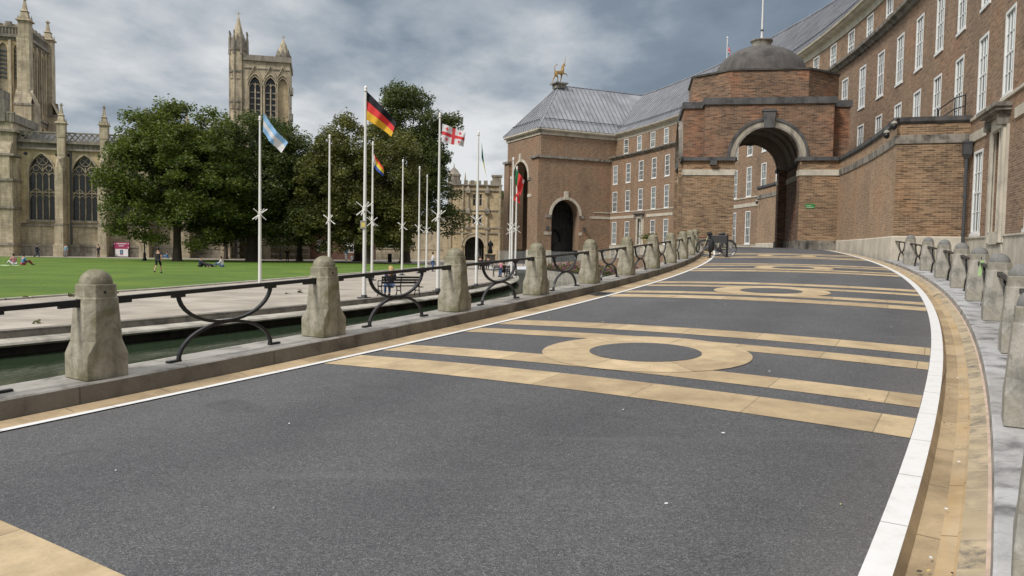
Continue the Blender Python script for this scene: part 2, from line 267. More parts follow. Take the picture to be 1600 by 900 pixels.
# ------------------------------------------------------------------ mesh helpers
CX, CY = -90.0, 62.0
def pol(r, th, z=0.0):
    a = R(th); return Vector((CX + r * math.cos(a), CY + r * math.sin(a), z))
class MB:
    """collects faces; build() links them as ONE mesh object"""
    def __init__(s, uv='box'):
        s.v = []; s.f = []; s.m = []; s.uv = uv; s.u = []; s.mat = 0; s.names = []; s.T = Matrix()
    def setm(s, name):
        if name not in s.names: s.names.append(name)
        s.mat = s.names.index(name); return s
    def face(s, pts, uvs=None):
        i = len(s.v); s.v += [s.T @ Vector(p) for p in pts]; s.f.append(tuple(range(i, i + len(pts)))); s.m.append(s.mat); s.u.append(uvs)
    def grid(s, fn, us, vs, uvfn=None, close=False):
        i0 = len(s.v); nu = len(us); nv = len(vs)
        for a in us:
            for b in vs: s.v.append(s.T @ Vector(fn(a, b)))
        for i in range(nu - (0 if close else 1)):
            for j in range(nv - 1):
                i2 = (i + 1) % nu
                s.f.append((i0 + i * nv + j, i0 + i2 * nv + j, i0 + i2 * nv + j + 1, i0 + i * nv + j + 1)); s.m.append(s.mat)
                s.u.append([uvfn(us[i], vs[j]), uvfn(us[i2], vs[j]), uvfn(us[i2], vs[j + 1]), uvfn(us[i], vs[j + 1])] if uvfn else None)
    def box(s, x0, x1, y0, y1, z0, z1, T=None):
        P = [(x, y, z) for z in (z0, z1) for y in (y0, y1) for x in (x0, x1)]
        if T is not None: P = [T @ Vector(p) for p in P]
        for q in ((0, 2, 3, 1), (4, 5, 7, 6), (0, 1, 5, 4), (2, 6, 7, 3), (0, 4, 6, 2), (1, 3, 7, 5)): s.face([P[k] for k in q])
    def loops(s, L, cap=True, close=True):
        """L: list of rings with equal counts"""
        n = len(L[0]); i0 = len(s.v)
        for r in L: s.v += [s.T @ Vector(p) for p in r]
        for k in range(len(L) - 1):
            for j in range(n if close else n - 1):
                a = i0 + k * n + j; b_ = i0 + k * n + (j + 1) % n
                s.f.append((a, b_, b_ + n, a + n)); s.m.append(s.mat); s.u.append(None)
        if cap and close:
            s.f.append(tuple(i0 + j for j in range(n))[::-1]); s.m.append(s.mat); s.u.append(None)
            s.f.append(tuple(i0 + (len(L) - 1) * n + j for j in range(n))); s.m.append(s.mat); s.u.append(None)
    def tube(s, pts, rad, n=8, cap=True):
        pts = [Vector(p) for p in pts]; rad = rad if isinstance(rad, (list, tuple)) else [rad] * len(pts)
        L = []; prev = None
        for k, p in enumerate(pts):
            d = (pts[min(k + 1, len(pts) - 1)] - pts[max(k - 1, 0)]).normalized()
            a = prev if prev is not None else (Vector((0, 0, 1)) if abs(d.z) < .9 else Vector((1, 0, 0)))
            x = d.cross(a); x = x.normalized() if x.length > 1e-6 else Vector((1, 0, 0)); y = x.cross(d).normalized(); prev = y
            L.append([p + (x * math.cos(t) + y * math.sin(t)) * rad[k] for t in [2 * math.pi * j / n for j in range(n)]])
        s.loops(L, cap)
    def lathe(s, prof, n=24, c=(0, 0, 0)):
        s.loops([[(c[0] + r * math.cos(2 * math.pi * j / n), c[1] + r * math.sin(2 * math.pi * j / n), c[2] + z) for j in range(n)] for r, z in prof])
    def prism(s, poly, z0, z1):
        s.loops([[(x, y, z0) for x, y in poly], [(x, y, z1) for x, y in poly]])
    def build(s, name, mats=None, parent=None, smooth=False, loc=None, autosm=None):
        me = bpy.data.meshes.new(name)
        off = Vector(loc) if loc is not None else Vector((0, 0, 0))
        pl = Vector((0, 0, 0))
        if parent is not None and s.rel: pl = WLOC.get(parent.name, Vector((0, 0, 0)))
        vv = [tuple(p - pl - off) for p in s.v]
        me.from_pydata(vv, [], s.f); me.update()
        names = s.names if s.names else [mats]
        for nme in names: me.materials.append(M[nme])
        me.polygons.foreach_set('material_index', s.m)
        ul = me.uv_layers.new(name='UVMap'); data = ul.data
        flat = np.zeros(len(me.loops) * 2)
        for p, uvs in zip(me.polygons, s.u):
            ls = p.loop_start
            if uvs is not None:
                for k, q in enumerate(uvs): flat[2 * (ls + k)] = q[0]; flat[2 * (ls + k) + 1] = q[1]
            else:
                n = p.normal
                if abs(n.z) > 0.75: t1 = Vector((1, 0, 0)); t2 = Vector((0, 1, 0))
                else:
                    t1 = Vector((0, 0, 1)).cross(n).normalized(); t2 = Vector((0, 0, 1)) if abs(n.z) < .3 else n.cross(t1)
                for k in range(p.loop_total):
                    q = s.v[me.loops[ls + k].vertex_index]; flat[2 * (ls + k)] = q.dot(t1); flat[2 * (ls + k) + 1] = q.dot(t2)
        data.foreach_set('uv', flat)
        if smooth:
            me.polygons.foreach_set('use_smooth', [True] * len(me.polygons))
            if autosm: me.set_sharp_from_angle(angle=R(autosm))
        me.update()
        o = bpy.data.objects.new(name, me); COL.objects.link(o)
        o.location = off
        if parent is not None: o.parent = parent
        WLOC[o.name] = pl + off
        return o
    rel = True
WLOC = {}
def tag(o, label=None, cat=None, group=None, kind=None):
    if label: o['label'] = label
    if cat: o['category'] = cat
    if group: o['group'] = group
    if kind: o['kind'] = kind
    return o
def thing(name, label, cat, loc=(0, 0, 0), rotz=0.0, group=None):
    o = bpy.data.objects.new(name, None); COL.objects.link(o); o.location = loc; o.rotation_euler = (0, 0, rotz)
    o.empty_display_size = 0.3
    WLOC[o.name] = Vector(loc); return tag(o, label, cat, group)
def struct(o, label, cat): return tag(o, label, cat, kind='structure')
def copy_tree(o, parent=None):
    c = o.copy(); COL.objects.link(c)
    if parent is not None: c.parent = parent; c.matrix_parent_inverse = o.matrix_parent_inverse
    for ch in list(o.children): copy_tree(ch, c)
    return c
def frange(a, b, st):
    n = max(1, int(round(abs(b - a) / st))); return [a + (b - a) * i / n for i in range(n + 1)]
# --- panel of wall with openings. F(x, z, d) -> point (d = depth into the wall)
def arc_top(xc, hw, zs, k=1.0): return lambda x: zs + k * math.sqrt(max(0, hw * hw - (x - xc) ** 2))
def gothic_top(xc, hw, zs, k=1.0):
    # two-centred pointed arch, centres on the opposite springings (scaled)
    def f(x):
        dx = abs(x - xc); rr = 2 * hw * k; cxo = hw - rr
        return zs + math.sqrt(max(0, rr * rr - (dx - cxo) ** 2))
    return f
def panel(mb, F, x0, x1, z0, z1, ops=(), depth=0.15, step=50, us=1.0, nar=12, z0f=None, reveal=None):
    xs = set([x0, x1]) | set(frange(x0, x1, step))
    O = []
    for o in ops:
        a, b, zb, top = o; flat = not callable(top)
        tf = (lambda x, t=top: t) if flat else top
        O.append((a, b, zb, tf)); xs |= {a, b}
        if not flat: xs |= set(a + (b - a) * (0.5 - 0.5 * math.cos(math.pi * i / nar)) for i in range(nar + 1))
    xs = sorted(x for x in xs if x0 - 1e-9 <= x <= x1 + 1e-9)
    def q(pts): mb.face([F(x, z, 0) for x, z in pts], [(x * us, z) for x, z in pts])
    base = mb.mat
    for xa, xb in zip(xs[:-1], xs[1:]):
        if xb - xa < 1e-7: continue
        xm = (xa + xb) / 2; cur = (z0, z0) if z0f is None else (z0f(xa), z0f(xb))
        for a, b, zb, tf in sorted((o for o in O if o[0] < xm < o[1]), key=lambda o: o[2]):
            if zb > cur[0] + 1e-6: q([(xa, cur[0]), (xb, cur[1]), (xb, zb), (xa, zb)])
            if reveal: mb.setm(reveal)
            if zb > cur[0] + 1e-6: mb.face([F(xa, zb, 0), F(xb, zb, 0), F(xb, zb, depth), F(xa, zb, depth)])
            ta, tb = tf(xa), tf(xb)
            mb.face([F(xa, ta, 0), F(xb, tb, 0), F(xb, tb, depth), F(xa, ta, depth)])
            mb.mat = base; cur = (ta, tb)
        if z1 > cur[0] + 1e-6: q([(xa, cur[0]), (xb, cur[1]), (xb, z1), (xa, z1)])
    if reveal: mb.setm(reveal)
    for a, b, zb, tf in O:
        for x in (a, b):
            mb.face([F(x, zb, 0), F(x, zb, depth), F(x, tf(x), depth), F(x, tf(x), 0)], [(0, zb), (depth, zb), (depth, tf(x)), (0, tf(x))])
    mb.mat = base
def band2d(mb, F, pts, w, d0, d1, side=1):
    """ribbon of width w along polyline pts (x,z) offset outward, between depths d0 (front) and d1"""
    n = len(pts); off = []
    for i, p in enumerate(pts):
        a = pts[max(i - 1, 0)]; b = pts[min(i + 1, n - 1)]; dx, dz = b[0] - a[0], b[1] - a[1]; l = math.hypot(dx, dz) or 1
        off.append((p[0] - dz / l * w * side, p[1] + dx / l * w * side))
    for i in range(n - 1):
        A, B, Cc, D = pts[i], pts[i + 1], off[i + 1], off[i]
        mb.face([F(*A, d0), F(*B, d0), F(*Cc, d0), F(*D, d0)])
        mb.face([F(*A, d0), F(*B, d0), F(*B, d1), F(*A, d1)]); mb.face([F(*D, d0), F(*Cc, d0), F(*Cc, d1), F(*D, d1)])
    for A, D in ((pts[0], off[0]), (pts[-1], off[-1])): mb.face([F(*A, d0), F(*D, d0), F(*D, d1), F(*A, d1)])
def arc_pts(xc, hw, zs, n=16): return [(xc - hw * math.cos(math.pi * i / n), zs + hw * math.sin(math.pi * i / n)) for i in range(n + 1)]
def got_pts(xc, hw, zs, n=14, k=1.0):
    f = gothic_top(xc, hw, zs, k); return [(xc - hw * math.cos(math.pi * i / n), f(xc - hw * math.cos(math.pi * i / n))) for i in range(n + 1)]
def fbox(mb, F, x0, x1, z0, z1, d0, d1):
    P = {(i, j, k): F((x0, x1)[i], (z0, z1)[j], (d0, d1)[k]) for i in (0, 1) for j in (0, 1) for k in (0, 1)}
    for q in ([(0,0,0),(1,0,0),(1,1,0),(0,1,0)], [(0,0,1),(1,0,1),(1,1,1),(0,1,1)], [(0,0,0),(0,1,0),(0,1,1),(0,0,1)], [(1,0,0),(1,1,0),(1,1,1),(1,0,1)], [(0,0,0),(1,0,0),(1,0,1),(0,0,1)], [(0,1,0),(1,1,0),(1,1,1),(0,1,1)]):
        mb.face([P[k] for k in q])
# polar sweep of an (r,z) profile; zf(theta) adds height
def sweep(mb, prof, t0, t1, zf=lambda r, t: 0.0, st=0.5, caps=False, uvs=None):
    ts = frange(t0, t1, st); n = len(prof)
    for j in range(n - 1):
        (ra, za), (rb, zb) = prof[j], prof[j + 1]; L0 = sum(math.hypot(prof[k + 1][0] - prof[k][0], prof[k + 1][1] - prof[k][1]) for k in range(j)); L1 = L0 + math.hypot(rb - ra, zb - za)
        vert = abs(zb - za) > abs(rb - ra)
        for ta, tb in zip(ts[:-1], ts[1:]):
            P = [pol(ra, ta, za + zf(ra, ta)), pol(ra, tb, za + zf(ra, tb)), pol(rb, tb, zb + zf(rb, tb)), pol(rb, ta, zb + zf(rb, ta))]
            k = R(1) * ra
            if vert: uv = [(ta * k, P[0].z), (tb * k, P[1].z), (tb * k, P[2].z), (ta * k, P[3].z)]
            else: uv = [(L0 + 1.1, ta * k), (L0 + 1.1, tb * k), (L1 + 1.1, tb * k), (L1 + 1.1, ta * k)]
            mb.face(P, uv)
    if caps:
        for t in (t0, t1): mb.face([pol(r, t, z + zf(r, t)) for r, z in prof])
# ------------------------------------------------------------------ the ramp surface
TH0 = -32.49; DEG = 1.780          # metres of arc per degree at r = 102
def rz(th):
    if th > -8.7: th = -17.4 - th
    z = 0.72 + 0.0425 * DEG * (th - TH0)
    if th > -12: z -= 0.010 * (th + 12) ** 2
    return max(z, 0.02)
def crown(r): return 0.055 * max(0.0, 1 - ((r - 105.8) / 3.05) ** 2)
def rsurf(r, th): return rz(th) + crown(r)
def ldr(th):            # the pool side kerb swings out a little at the near end
    s_ = (th - TH0) * DEG
    return 0.17 * min(1.5, max(0.0, 1 - s_ / 9.0)) ** 1.2
TA, TB = -46.0, 24.0
# ------------------------------------------------------------------ ground, lawn, paths, water
mb = MB()
tin = frange(-75, 21, 1.0)
# disc inside the pool ring, the sector beyond the pool, and everything outside the building
for ta, tb in zip(tin[:-1], tin[1:]):
    mb.face([pol(0, ta), pol(89.6, ta), pol(89.6, tb)])
for ta, tb in zip(*(lambda q: (q[:-1], q[1:]))(frange(21, 285, 3.0))):
    mb.face([pol(0, ta), pol(3500, ta), pol(3500, tb)])
for ta, tb in zip(tin[:-1], tin[1:]):
    mb.face([pol(112.3, ta), pol(3500, ta), pol(3500, tb), pol(112.3, tb)])
struct(mb.build('ground', 'ground_mat'), 'bare ground running out to the horizon under everything', 'ground')
mb = MB(); sweep(mb, [(76, 0.012), (89.6, 0.012), (89.62, -0.2)], -60, 3.0, st=1.0)
# rounded end of the paved quay, then the square in front of the gatehouse
def quay(t): return 89.6 - 0.0
pts = [pol(89.6, 3), pol(89.4, 6), pol(88.2, 9), pol(86.0, 11), pol(82.5, 12.5)]
for a, b in zip(pts[:-1], pts[1:]): mb.face([(a.x, a.y, .012), (b.x, b.y, .012), (pol(76, 8).x, pol(76, 8).y, .012)])
mb.face([(p.x, p.y, .012) for p in (pol(76, 3), pol(89.6, 3), pol(76, 8))])
mb.face([(-60, 94.5, .008), (-14, 97, .008), (-8, 76, .008), (-4.5, 80, .008), (14, 118, .008), (14, 150, .008), (-60, 150, .008)])
mb.face([(-130, 93, .008), (-60, 94.5, .008), (-60, 104.5, .008), (-130, 104.5, .008)])
struct(mb.build('path', 'paving'), 'broad pale paved path beside the pool under the flagpoles', 'path')
lawn = [(-160, 8), (-27.3, 13.5), (-22.0, 19.5), (-18.1, 27.1), (-16.2, 35), (-14.9, 43), (-13.4, 52), (-11.9, 61), (-10.6, 70), (-9.7, 78), (-9.4, 85), (-10.2, 90), (-12.5, 93.5), (-18, 95.5), (-27, 96.3), (-47, 95), (-64, 94), (-160, 92)]
mb = MB(); mb.face([(x, y, 0.05) for x, y in lawn]); gl = mb.build('lawn', 'grass'); struct(gl, 'flat mown green lawn between the path and the trees', 'lawn')
mb = MB()
for (xa, ya), (xb, yb) in zip(lawn[1:-2], lawn[2:-1]):
    d = Vector((xb - xa, yb - ya, 0)).normalized(); nrm = Vector((d.y, -d.x, 0)) * 0.28
    A = Vector((xa, ya, 0)); B = Vector((xb, yb, 0))
    for p, q, za, zb in ((A, A + nrm, .075, .075), (A + nrm, A + nrm * 1.001, .075, .0)):
        q2 = B + (q - A); p2 = B + (p - A); mb.face([(p.x, p.y, za), (q.x, q.y, zb), (q2.x, q2.y, zb), (p2.x, p2.y, za)])
struct(mb.build('lawn_kerb', 'coping'), 'low stone kerb edging the lawn', 'kerb')
mb = MB(); sweep(mb, [(80, -0.52), (112.2, -0.52)], -60, 21.5, st=1.5)
struct(mb.build('water', 'water'), 'dark green pool of still water below the stone ramp', 'water')
# quay coping: dark kerb step then pale rounded ledge
mb = MB()
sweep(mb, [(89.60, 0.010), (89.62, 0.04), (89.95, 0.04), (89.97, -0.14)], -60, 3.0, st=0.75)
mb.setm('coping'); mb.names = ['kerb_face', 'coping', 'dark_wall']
led = len(mb.f)
def ledge(mb):
    mb.mat = 1; sweep(mb, [(89.97, -0.14), (90.42, -0.15), (90.53, -0.18), (90.57, -0.23), (90.52, -0.28)], -60, 3.0, st=0.75)
    mb.mat = 2; sweep(mb, [(90.52, -0.28), (90.1, -0.30), (90.1, -0.75)], -60, 3.0, st=0.75)
ledge(mb)
# rounded end
T = [3.0, 4.5, 6.0, 7.5, 9.0, 10.5, 12.0]; RR = [0, -0.1, -0.5, -1.3, -2.7, -4.8, -7.6]
for (ta, ra), (tb, rb) in zip(zip(T[:-1], RR[:-1]), zip(T[1:], RR[1:])):
    for mt, (r0, z0), (r1, z1) in ((0, (89.6, .04), (89.95, .04)), (0, (89.95, .04), (89.97, -.14)), (1, (89.97, -.14), (90.42, -.15)), (1, (90.42, -.15), (90.56, -.23)), (2, (90.5, -.28), (90.1, -.75))):
        mb.mat = mt; mb.face([pol(r0 + ra, ta, z0), pol(r0 + rb, tb, z0), pol(r1 + rb, tb, z1), pol(r1 + ra, ta, z1)])
struct(mb.build('pool_edge'), 'stepped stone coping along the far side of the pool', 'kerb')
# ------------------------------------------------------------------ ramp road
mb = MB(); mb.setm('asphalt')
rs = frange(102.74, 108.80, 0.25)
for tseg in [(TA, TB)]:
    mb.grid(lambda t, r: pol(r, t, rsurf(r, t)), frange(TA, TB, 0.25), rs, lambda t, r: (r, t * 1.85))
struct(mb.build('road', None), 'grey asphalt carriageway rising on a curve to the arch', 'road')
def tilt_sweep(name, mat, prof, label, cat, t0=TA, t1=TB, caps=False, st=0.25, drift=None):
    mb = MB()
    if drift:
        global pol; pol0 = pol
        pol = lambda r, th, z=0.0: pol0(r + ldr(th) * drift(r), th, z)
    if isinstance(mat, str): mat = [mat] * (len(prof) - 1)
    for j in range(len(prof) - 1):
        mb.setm(mat[j]); sweep(mb, [prof[j], prof[j + 1]], t0, t1, lambda r, t: rz(t), st)
    if caps:
        mb.setm(mat[0])
        for t in (t0, t1): mb.face([pol(r, t, z + rz(t)) for r, z in prof])
    if drift: pol = pol0
    return struct(mb.build(name), label, cat)
# left side: thin white line, tan gutter, kerb wall down to the water
tilt_sweep('painted_line', 'road_paint', [(102.745, 0.012), (102.832, 0.014)], 'thin white line along the pool side of the ramp', 'road marking')
tilt_sweep('gutter', ['gutter_stone'] * 3, [(102.25, -0.012), (102.33, 0.004), (102.52, -0.012), (102.755, 0.006)], 'tan stone gutter along the pool side kerb', 'gutter', drift=lambda r: max(0, min(.65, (102.755 - r) / .6)))
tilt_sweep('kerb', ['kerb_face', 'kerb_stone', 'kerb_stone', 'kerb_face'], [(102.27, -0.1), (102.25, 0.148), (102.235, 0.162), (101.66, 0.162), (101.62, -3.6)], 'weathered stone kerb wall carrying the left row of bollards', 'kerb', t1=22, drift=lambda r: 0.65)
# right side
RT = -17.2
tilt_sweep('painted_kerb', ['road_paint', 'gutter_stone'], [(108.735, 0.010), (108.865, 0.010), (108.90, -0.055)], 'broad white painted kerb on the outer curve of the ramp', 'road marking')
tilt_sweep('rust_gutter', ['gutter_stone', 'rust_gutter', 'rust_gutter', 'edge_stone', 'pink_joint'], [(108.90, -0.056), (109.01, -0.062), (109.085, -0.05), (109.10, -0.035), (109.213, -0.008), (109.232, -0.004)], 'rust stained stone channel beside the white painted kerb', 'gutter')
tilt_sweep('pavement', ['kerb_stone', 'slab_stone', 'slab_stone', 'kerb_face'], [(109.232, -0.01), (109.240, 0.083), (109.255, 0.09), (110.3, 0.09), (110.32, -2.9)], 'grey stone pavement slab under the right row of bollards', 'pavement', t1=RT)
mb = MB(); sweep(mb, [(110.3, 0.1), (111.98, 0.1)], TA, RT, st=1); sweep(mb, [(102.0, -0.02), (112, -0.02)], 0, 21, st=1)
struct(mb.build('forecourt', 'paving'), 'sunken paved strip between the ramp and the brick front', 'ground')
# ramp deck bands with rings
mb = MB(); mr_ = MB(); md = MB(); mb.setm('sandstone_band'); mr_.setm('sandstone_ring'); md.setm('asphalt')
per = 8.45 / DEG; c0 = TH0 + 4.30 / DEG
for k in range(-1, 4):
    tc_ = c0 + per * k
    for a, b_ in ((-2.15, -1.54), (-1.15, -0.66), (0.65, 1.10), (1.58, 2.15)):
        mb.grid(lambda t, r: pol(r, t, rsurf(r, t) + 0.004), frange(tc_ + a / DEG, tc_ + b_ / DEG, 0.2), frange(102.84, 108.73, 0.25), lambda t, r: (r + k * .37 + a, 2.5 + t * .001))
    def ring(mb_, r0, r1, dz, n=48, nr=4):
        def fn(a, rr):
            x = 105.82 + rr * math.cos(a); th = tc_ + rr * math.sin(a) / (R(1) * 105.75)
            return pol(x, th, rsurf(x, th) + dz)
        mb_.grid(fn, [2 * math.pi * i / n for i in range(n)], frange(r0, r1, (r1 - r0) / nr), lambda a, rr: (a * 0.9, rr), close=True)
    ring(mr_, 0.64, 1.21, 0.0078); ring(md, 0.0, 0.65, 0.0116)
struct(mb.build('paving_band', None), 'tan sandstone bands inlaid straight across the asphalt', 'road marking')
struct(mr_.build('paving_ring', None), 'tan sandstone rings set in the middle of the bands', 'road marking')
struct(md.build('paving_disc', None), 'dark asphalt discs inside the sandstone rings', 'road marking')
# litter: leaves and chips on the asphalt (nobody could count them)
mb = MB(); rnd = random.Random(3)
for i in range(190):
    r = rnd.uniform(102.4, 108.7) if i % 3 else rnd.uniform(108.92, 109.2); t = TH0 + rnd.uniform(-5, 14) / DEG; s_ = rnd.uniform(0.004, 0.011)
    zc = (rsurf(r, t) if r < 108.7 else rz(t) - 0.045) + 0.012; p = pol(r, t, zc); a = rnd.uniform(0, 6.28)
    mb.setm(rnd.choice(['cloth_white', 'cloth_white', 'yellow', 'soil', 'soil']))
    mb.face([p + Vector((math.cos(a + q) * s_ * m_, math.sin(a + q) * s_ * m_, 0.003 * math.sin(q))) for q, m_ in ((0, 2.0), (1.5, .8), (3.1, 1.7), (4.6, 1.0))])
tag(mb.build('litter'), 'scattered pale chips and bits of leaf on the road', 'litter', kind='stuff')
# small drain cover at the left gutter
p = pol(102.5, TH0 + 11.1 / DEG, rz(TH0 + 11.1 / DEG))
mb = MB(); mb.setm('black_iron')
for i in range(7):
    a = TH0 + (10.9 + i * 0.07) / DEG; mb.face([pol(102.38, a, rz(a) + .014), pol(102.68, a, rz(a) + .014), pol(102.68, a + .02, rz(a) + .014), pol(102.38, a + .02, rz(a) + .014)])
mb.setm('dark_grey'); a0 = TH0 + 10.8 / DEG; a1 = TH0 + 11.5 / DEG
mb.face([pol(102.34, a0, rz(a0) + .009), pol(102.72, a0, rz(a0) + .009), pol(102.72, a1, rz(a1) + .009), pol(102.34, a1, rz(a1) + .009)])
tag(mb.build('drain_cover'), 'small dark iron drain grating in the tan left gutter', 'drain cover')
rp = random.Random(9); mb = MB(); mb.setm('kerb_face'); sc_ = 14.2
for side in (0,):
    A = []; B = []
    for i in range(13):
        r_ = 108.86 + (109.2 - 108.86) * i / 12; w = .02 + rp.uniform(0, .05); c_ = TH0 + (sc_ + .10 * math.sin(i * .9) + rp.uniform(-.03, .03)) / DEG
        A.append(pol(r_, c_ - w / DEG, rz(c_) - .04 + (.035 if i > 8 else 0))); B.append(pol(r_, c_ + w / DEG, rz(c_) - .04 + (.035 if i > 8 else 0)))
    for i in range(12): mb.face([A[i], A[i + 1], B[i + 1], B[i]])
tag(mb.build('broken_joint'), 'dark broken joint crossing the stained right gutter', 'crack')
# ------------------------------------------------------------------ bollards and railings
def make_bollard(mat, dark):
    root = thing('bollard', 'x', 'bollard')
    mb = MB('box'); mb.setm(mat)
    def oct_(a, ch, z):       # square half side a with chamfer ch
        return [(a, -a + ch, z), (a, a - ch, z), (a - ch, a, z), (-a + ch, a, z), (-a, a - ch, z), (-a, -a + ch, z), (-a + ch, -a, z), (a - ch, -a, z)]
    L = [oct_(.196, .008, 0), oct_(.197, .008, .225), oct_(.187, .080, .350), oct_(.184, .079, .42), oct_(.162, .071, .738), oct_(.159, .070, .745),
         oct_(.154, .068, .752), oct_(.151, .069, .862), oct_(.148, .069, .872)]
    mb.loops(L)
    o = mb.build('post', None, root)
    bv = o.modifiers.new('worn_edges', 'BEVEL'); bv.width = .007; bv.segments = 2; bv.limit_method = 'ANGLE'; bv.angle_limit = R(25)
    mb = MB(); mb.setm(mat if not dark else 'cap_dark'); n = 20
    prof = [(.141, .86), (.143, .882)] + [(.143 * math.cos(a), .882 + .128 * math.sin(a)) for a in [R(x) for x in (12, 25, 38, 50, 62, 74, 84)]] + [(.003, 1.010)]
    mb.lathe(prof, n); mb.build('cap', None, root, smooth=True, autosm=50)
    mb = MB(); mb.setm('dark_glass')
    for s_ in (-1, 1):
        mb = MB(); mb.setm('dark_glass'); mb.tube([(0.145 * s_, 0, .80), (0.1565 * s_, 0, .80)], .013, 8); mb.build('fixing_hole', None, root)
    return root
def place_bollards(proto, items, r, zoff, side):
    out = []
    for i, (s_, lab, dyaw) in enumerate(items):
        th = TH0 + s_ / DEG; p = pol(r + (.8 * ldr(th) if r < 105 else (-.12 * min(1, max(0, (6.0 - s_) / 3)))), th, rz(th) + zoff); o = proto if i == 0 else copy_tree(proto)
        o.location = p; o.rotation_euler = (0, 0, R(th) + dyaw); WLOC[o.name] = p; tag(o, lab, 'bollard', side); out.append((p, th, r, zoff))
    return out
ordn = ['nearest', 'second', 'third', 'fourth', 'fifth', 'sixth', 'seventh', 'eighth', 'ninth', 'tenth', 'eleventh', 'twelfth', 'thirteenth', 'fourteenth']
LS = [0.0, 2.95, 5.95, 8.95, 11.85, 14.75, 17.7, 20.65, 23.6, 26.5, 29.4]
LS_all = [-2.95] + LS
labL = ['big mossy stone bollard in front of the lawn, the nearest on the pool side', 'mossy green stone bollard, second from the camera on the pool side', 'pale stone bollard just right of the bench, third on the pool side', 'chipped stone bollard in front of the three close flagpoles, fourth on the pool side'] + \
    ['weathered stone bollard, %s along the pool side kerb' % ordn[i] for i in range(4, 11)]
proL = make_bollard('bollard_stone', False)
infoL = place_bollards(proL, [(s_, l, random.uniform(-.03, .03)) for s_, l in zip(LS, labL)], 101.96, 0.160, 'stone bollards on the pool side kerb')
def s_at(D, r=109.6):
    lo, hi = -45.0, -10.0
    for _ in range(50):
        m_ = (lo + hi) / 2
        if pol(r, m_).y < D: lo = m_
        else: hi = m_
    return (m_ - TH0) * DEG
RS = [24.3, 20.95, 18.0, 14.95, 12.06, 9.08, 6.05, s_at(5.55), s_at(2.9)]
labR = ['grey stone bollard at the foot of the brick wing, farthest of the right row'] + ['grey stone bollard on the right pavement, %s from the brick wing end' % ordn[i] for i in range(1, 4)] + ['grey stone bollard beside the pale green tag on the railing', 'dark topped grey bollard just before the tagged railing, sixth from the brick wing', 'large grey bollard with a dark cap at the right edge, seventh from the brick wing', 'big grey bollard cut by the right edge of the picture, mostly upper half in view', 'sliver of grey bollard at the bottom right corner of the picture']
proR = make_bollard('bollard_grey', True)
infoR = place_bollards(proR, [(s_, l, random.uniform(-.03, .03)) for s_, l in zip(RS, labR)], 109.62, 0.088, 'grey stone bollards on the right pavement')
def railing(i, sa, sb, r, zoff, label, group, side):
    tha, thb = TH0 + sa / DEG, TH0 + sb / DEG; dl = (lambda q: .8 * ldr(q) if r < 105 else (-.12 * min(1, max(0, (6.0 - (q - TH0) * DEG) / 3)))); A = pol(r + dl(tha), tha, rz(tha) + zoff); B = pol(r + dl(thb), thb, rz(thb) + zoff)
    mid = (A + B) / 2; d = (B - A).normalized(); L = (B - A).length; up_ = Vector((0, 0, 1)); hn = Vector((-d.y, d.x, 0)).normalized()
    root = thing('railing', label, 'railing', tuple(mid), 0, group)
    def P(x, z, y=0.0): return mid + d * x + up_ * z + hn * y
    def bar(mb, pts, w, t):
        """flat bar: width w across (horizontal), thickness t in plane"""
        Ls = []
        for k, (x, z) in enumerate(pts):
            a = pts[max(k - 1, 0)]; b = pts[min(k + 1, len(pts) - 1)]; dx, dz = b[0] - a[0], b[1] - a[1]; l = math.hypot(dx, dz); nx, nz = -dz / l * t / 2, dx / l * t / 2
            Ls.append([P(x + nx, z + nz, w / 2), P(x - nx, z - nz, w / 2), P(x - nx, z - nz, -w / 2), P(x + nx, z + nz, -w / 2)])
        mb.loops(Ls)
    mb = MB(); mb.setm('black_iron'); h = L / 2 - .142; bar(mb, [(-h, .715), (h, .715)], .055, .042); mb.build('top_rail', None, root)
    for sg in (-1, 1):
        mb = MB(); mb.setm('black_iron'); bar(mb, [(sg * (h - .20), .683), (sg * (h + .02), .683)], .05, .030); bar(mb, [(sg * (h - .012), .66), (sg * (h - .012), .74)], .07, .03); mb.build('bracket', None, root)
    mb = MB(); mb.setm('black_iron'); hw = .61
    for sg in (-1, 1): bar(mb, [(sg * (hw - .07), .680), (sg * (hw + .07), .680)], .05, .028)
    bar(mb, [(-hw * math.cos(a), .70 - .345 * math.sin(a)) for a in [math.pi * j / 18 for j in range(19)]], .04, .03)
    mb.build('upper_hoop', None, root)
    mb = MB(); mb.setm('black_iron')
    bar(mb, [(-hw * math.cos(a), .012 + .335 * math.sin(a)) for a in [math.pi * j / 18 for j in range(19)]], .04, .03)
    for sg in (-1, 1): bar(mb, [(sg * (hw - .02), .012), (sg * (hw + .13), .012)], .055, .022)
    bar(mb, [(-.06, .352), (.06, .352)], .05, .04)
    mb.build('lower_hoop', None, root); return root
for i, (a, b_) in enumerate(zip(LS_all[:-1], LS_all[1:])):
    lab = ['black iron railing running off the left edge beside the nearest mossy bollard', 'black crossed hoop railing between the two nearest bollards, water behind it', 'black crossed hoop railing in front of the bench', 'black crossed hoop railing in front of the seated family by the pool'] + ['black crossed hoop railing, %s section along the pool side' % ordn[k] for k in range(4, 11)]
    railing(i, a, b_, 101.96, .162, lab[i], 'iron railings between the pool side bollards', 1)
RSx = [27.1] + RS
for i, (a, b_) in enumerate(zip(RSx[:-1], RSx[1:])):
    lab = ['short black railing joining the far right bollard to the brick wing'] + ['black hoop railing on the right pavement, %s section from the brick wing' % ordn[k] for k in range(1, 9)]
    if i == 0:
        railing(i, a + .4, b_, 109.62, .09, lab[i], 'iron railings on the right pavement', 1)
    else: railing(i, a, b_, 109.62, .09, lab[i], 'iron railings on the right pavement', 1)
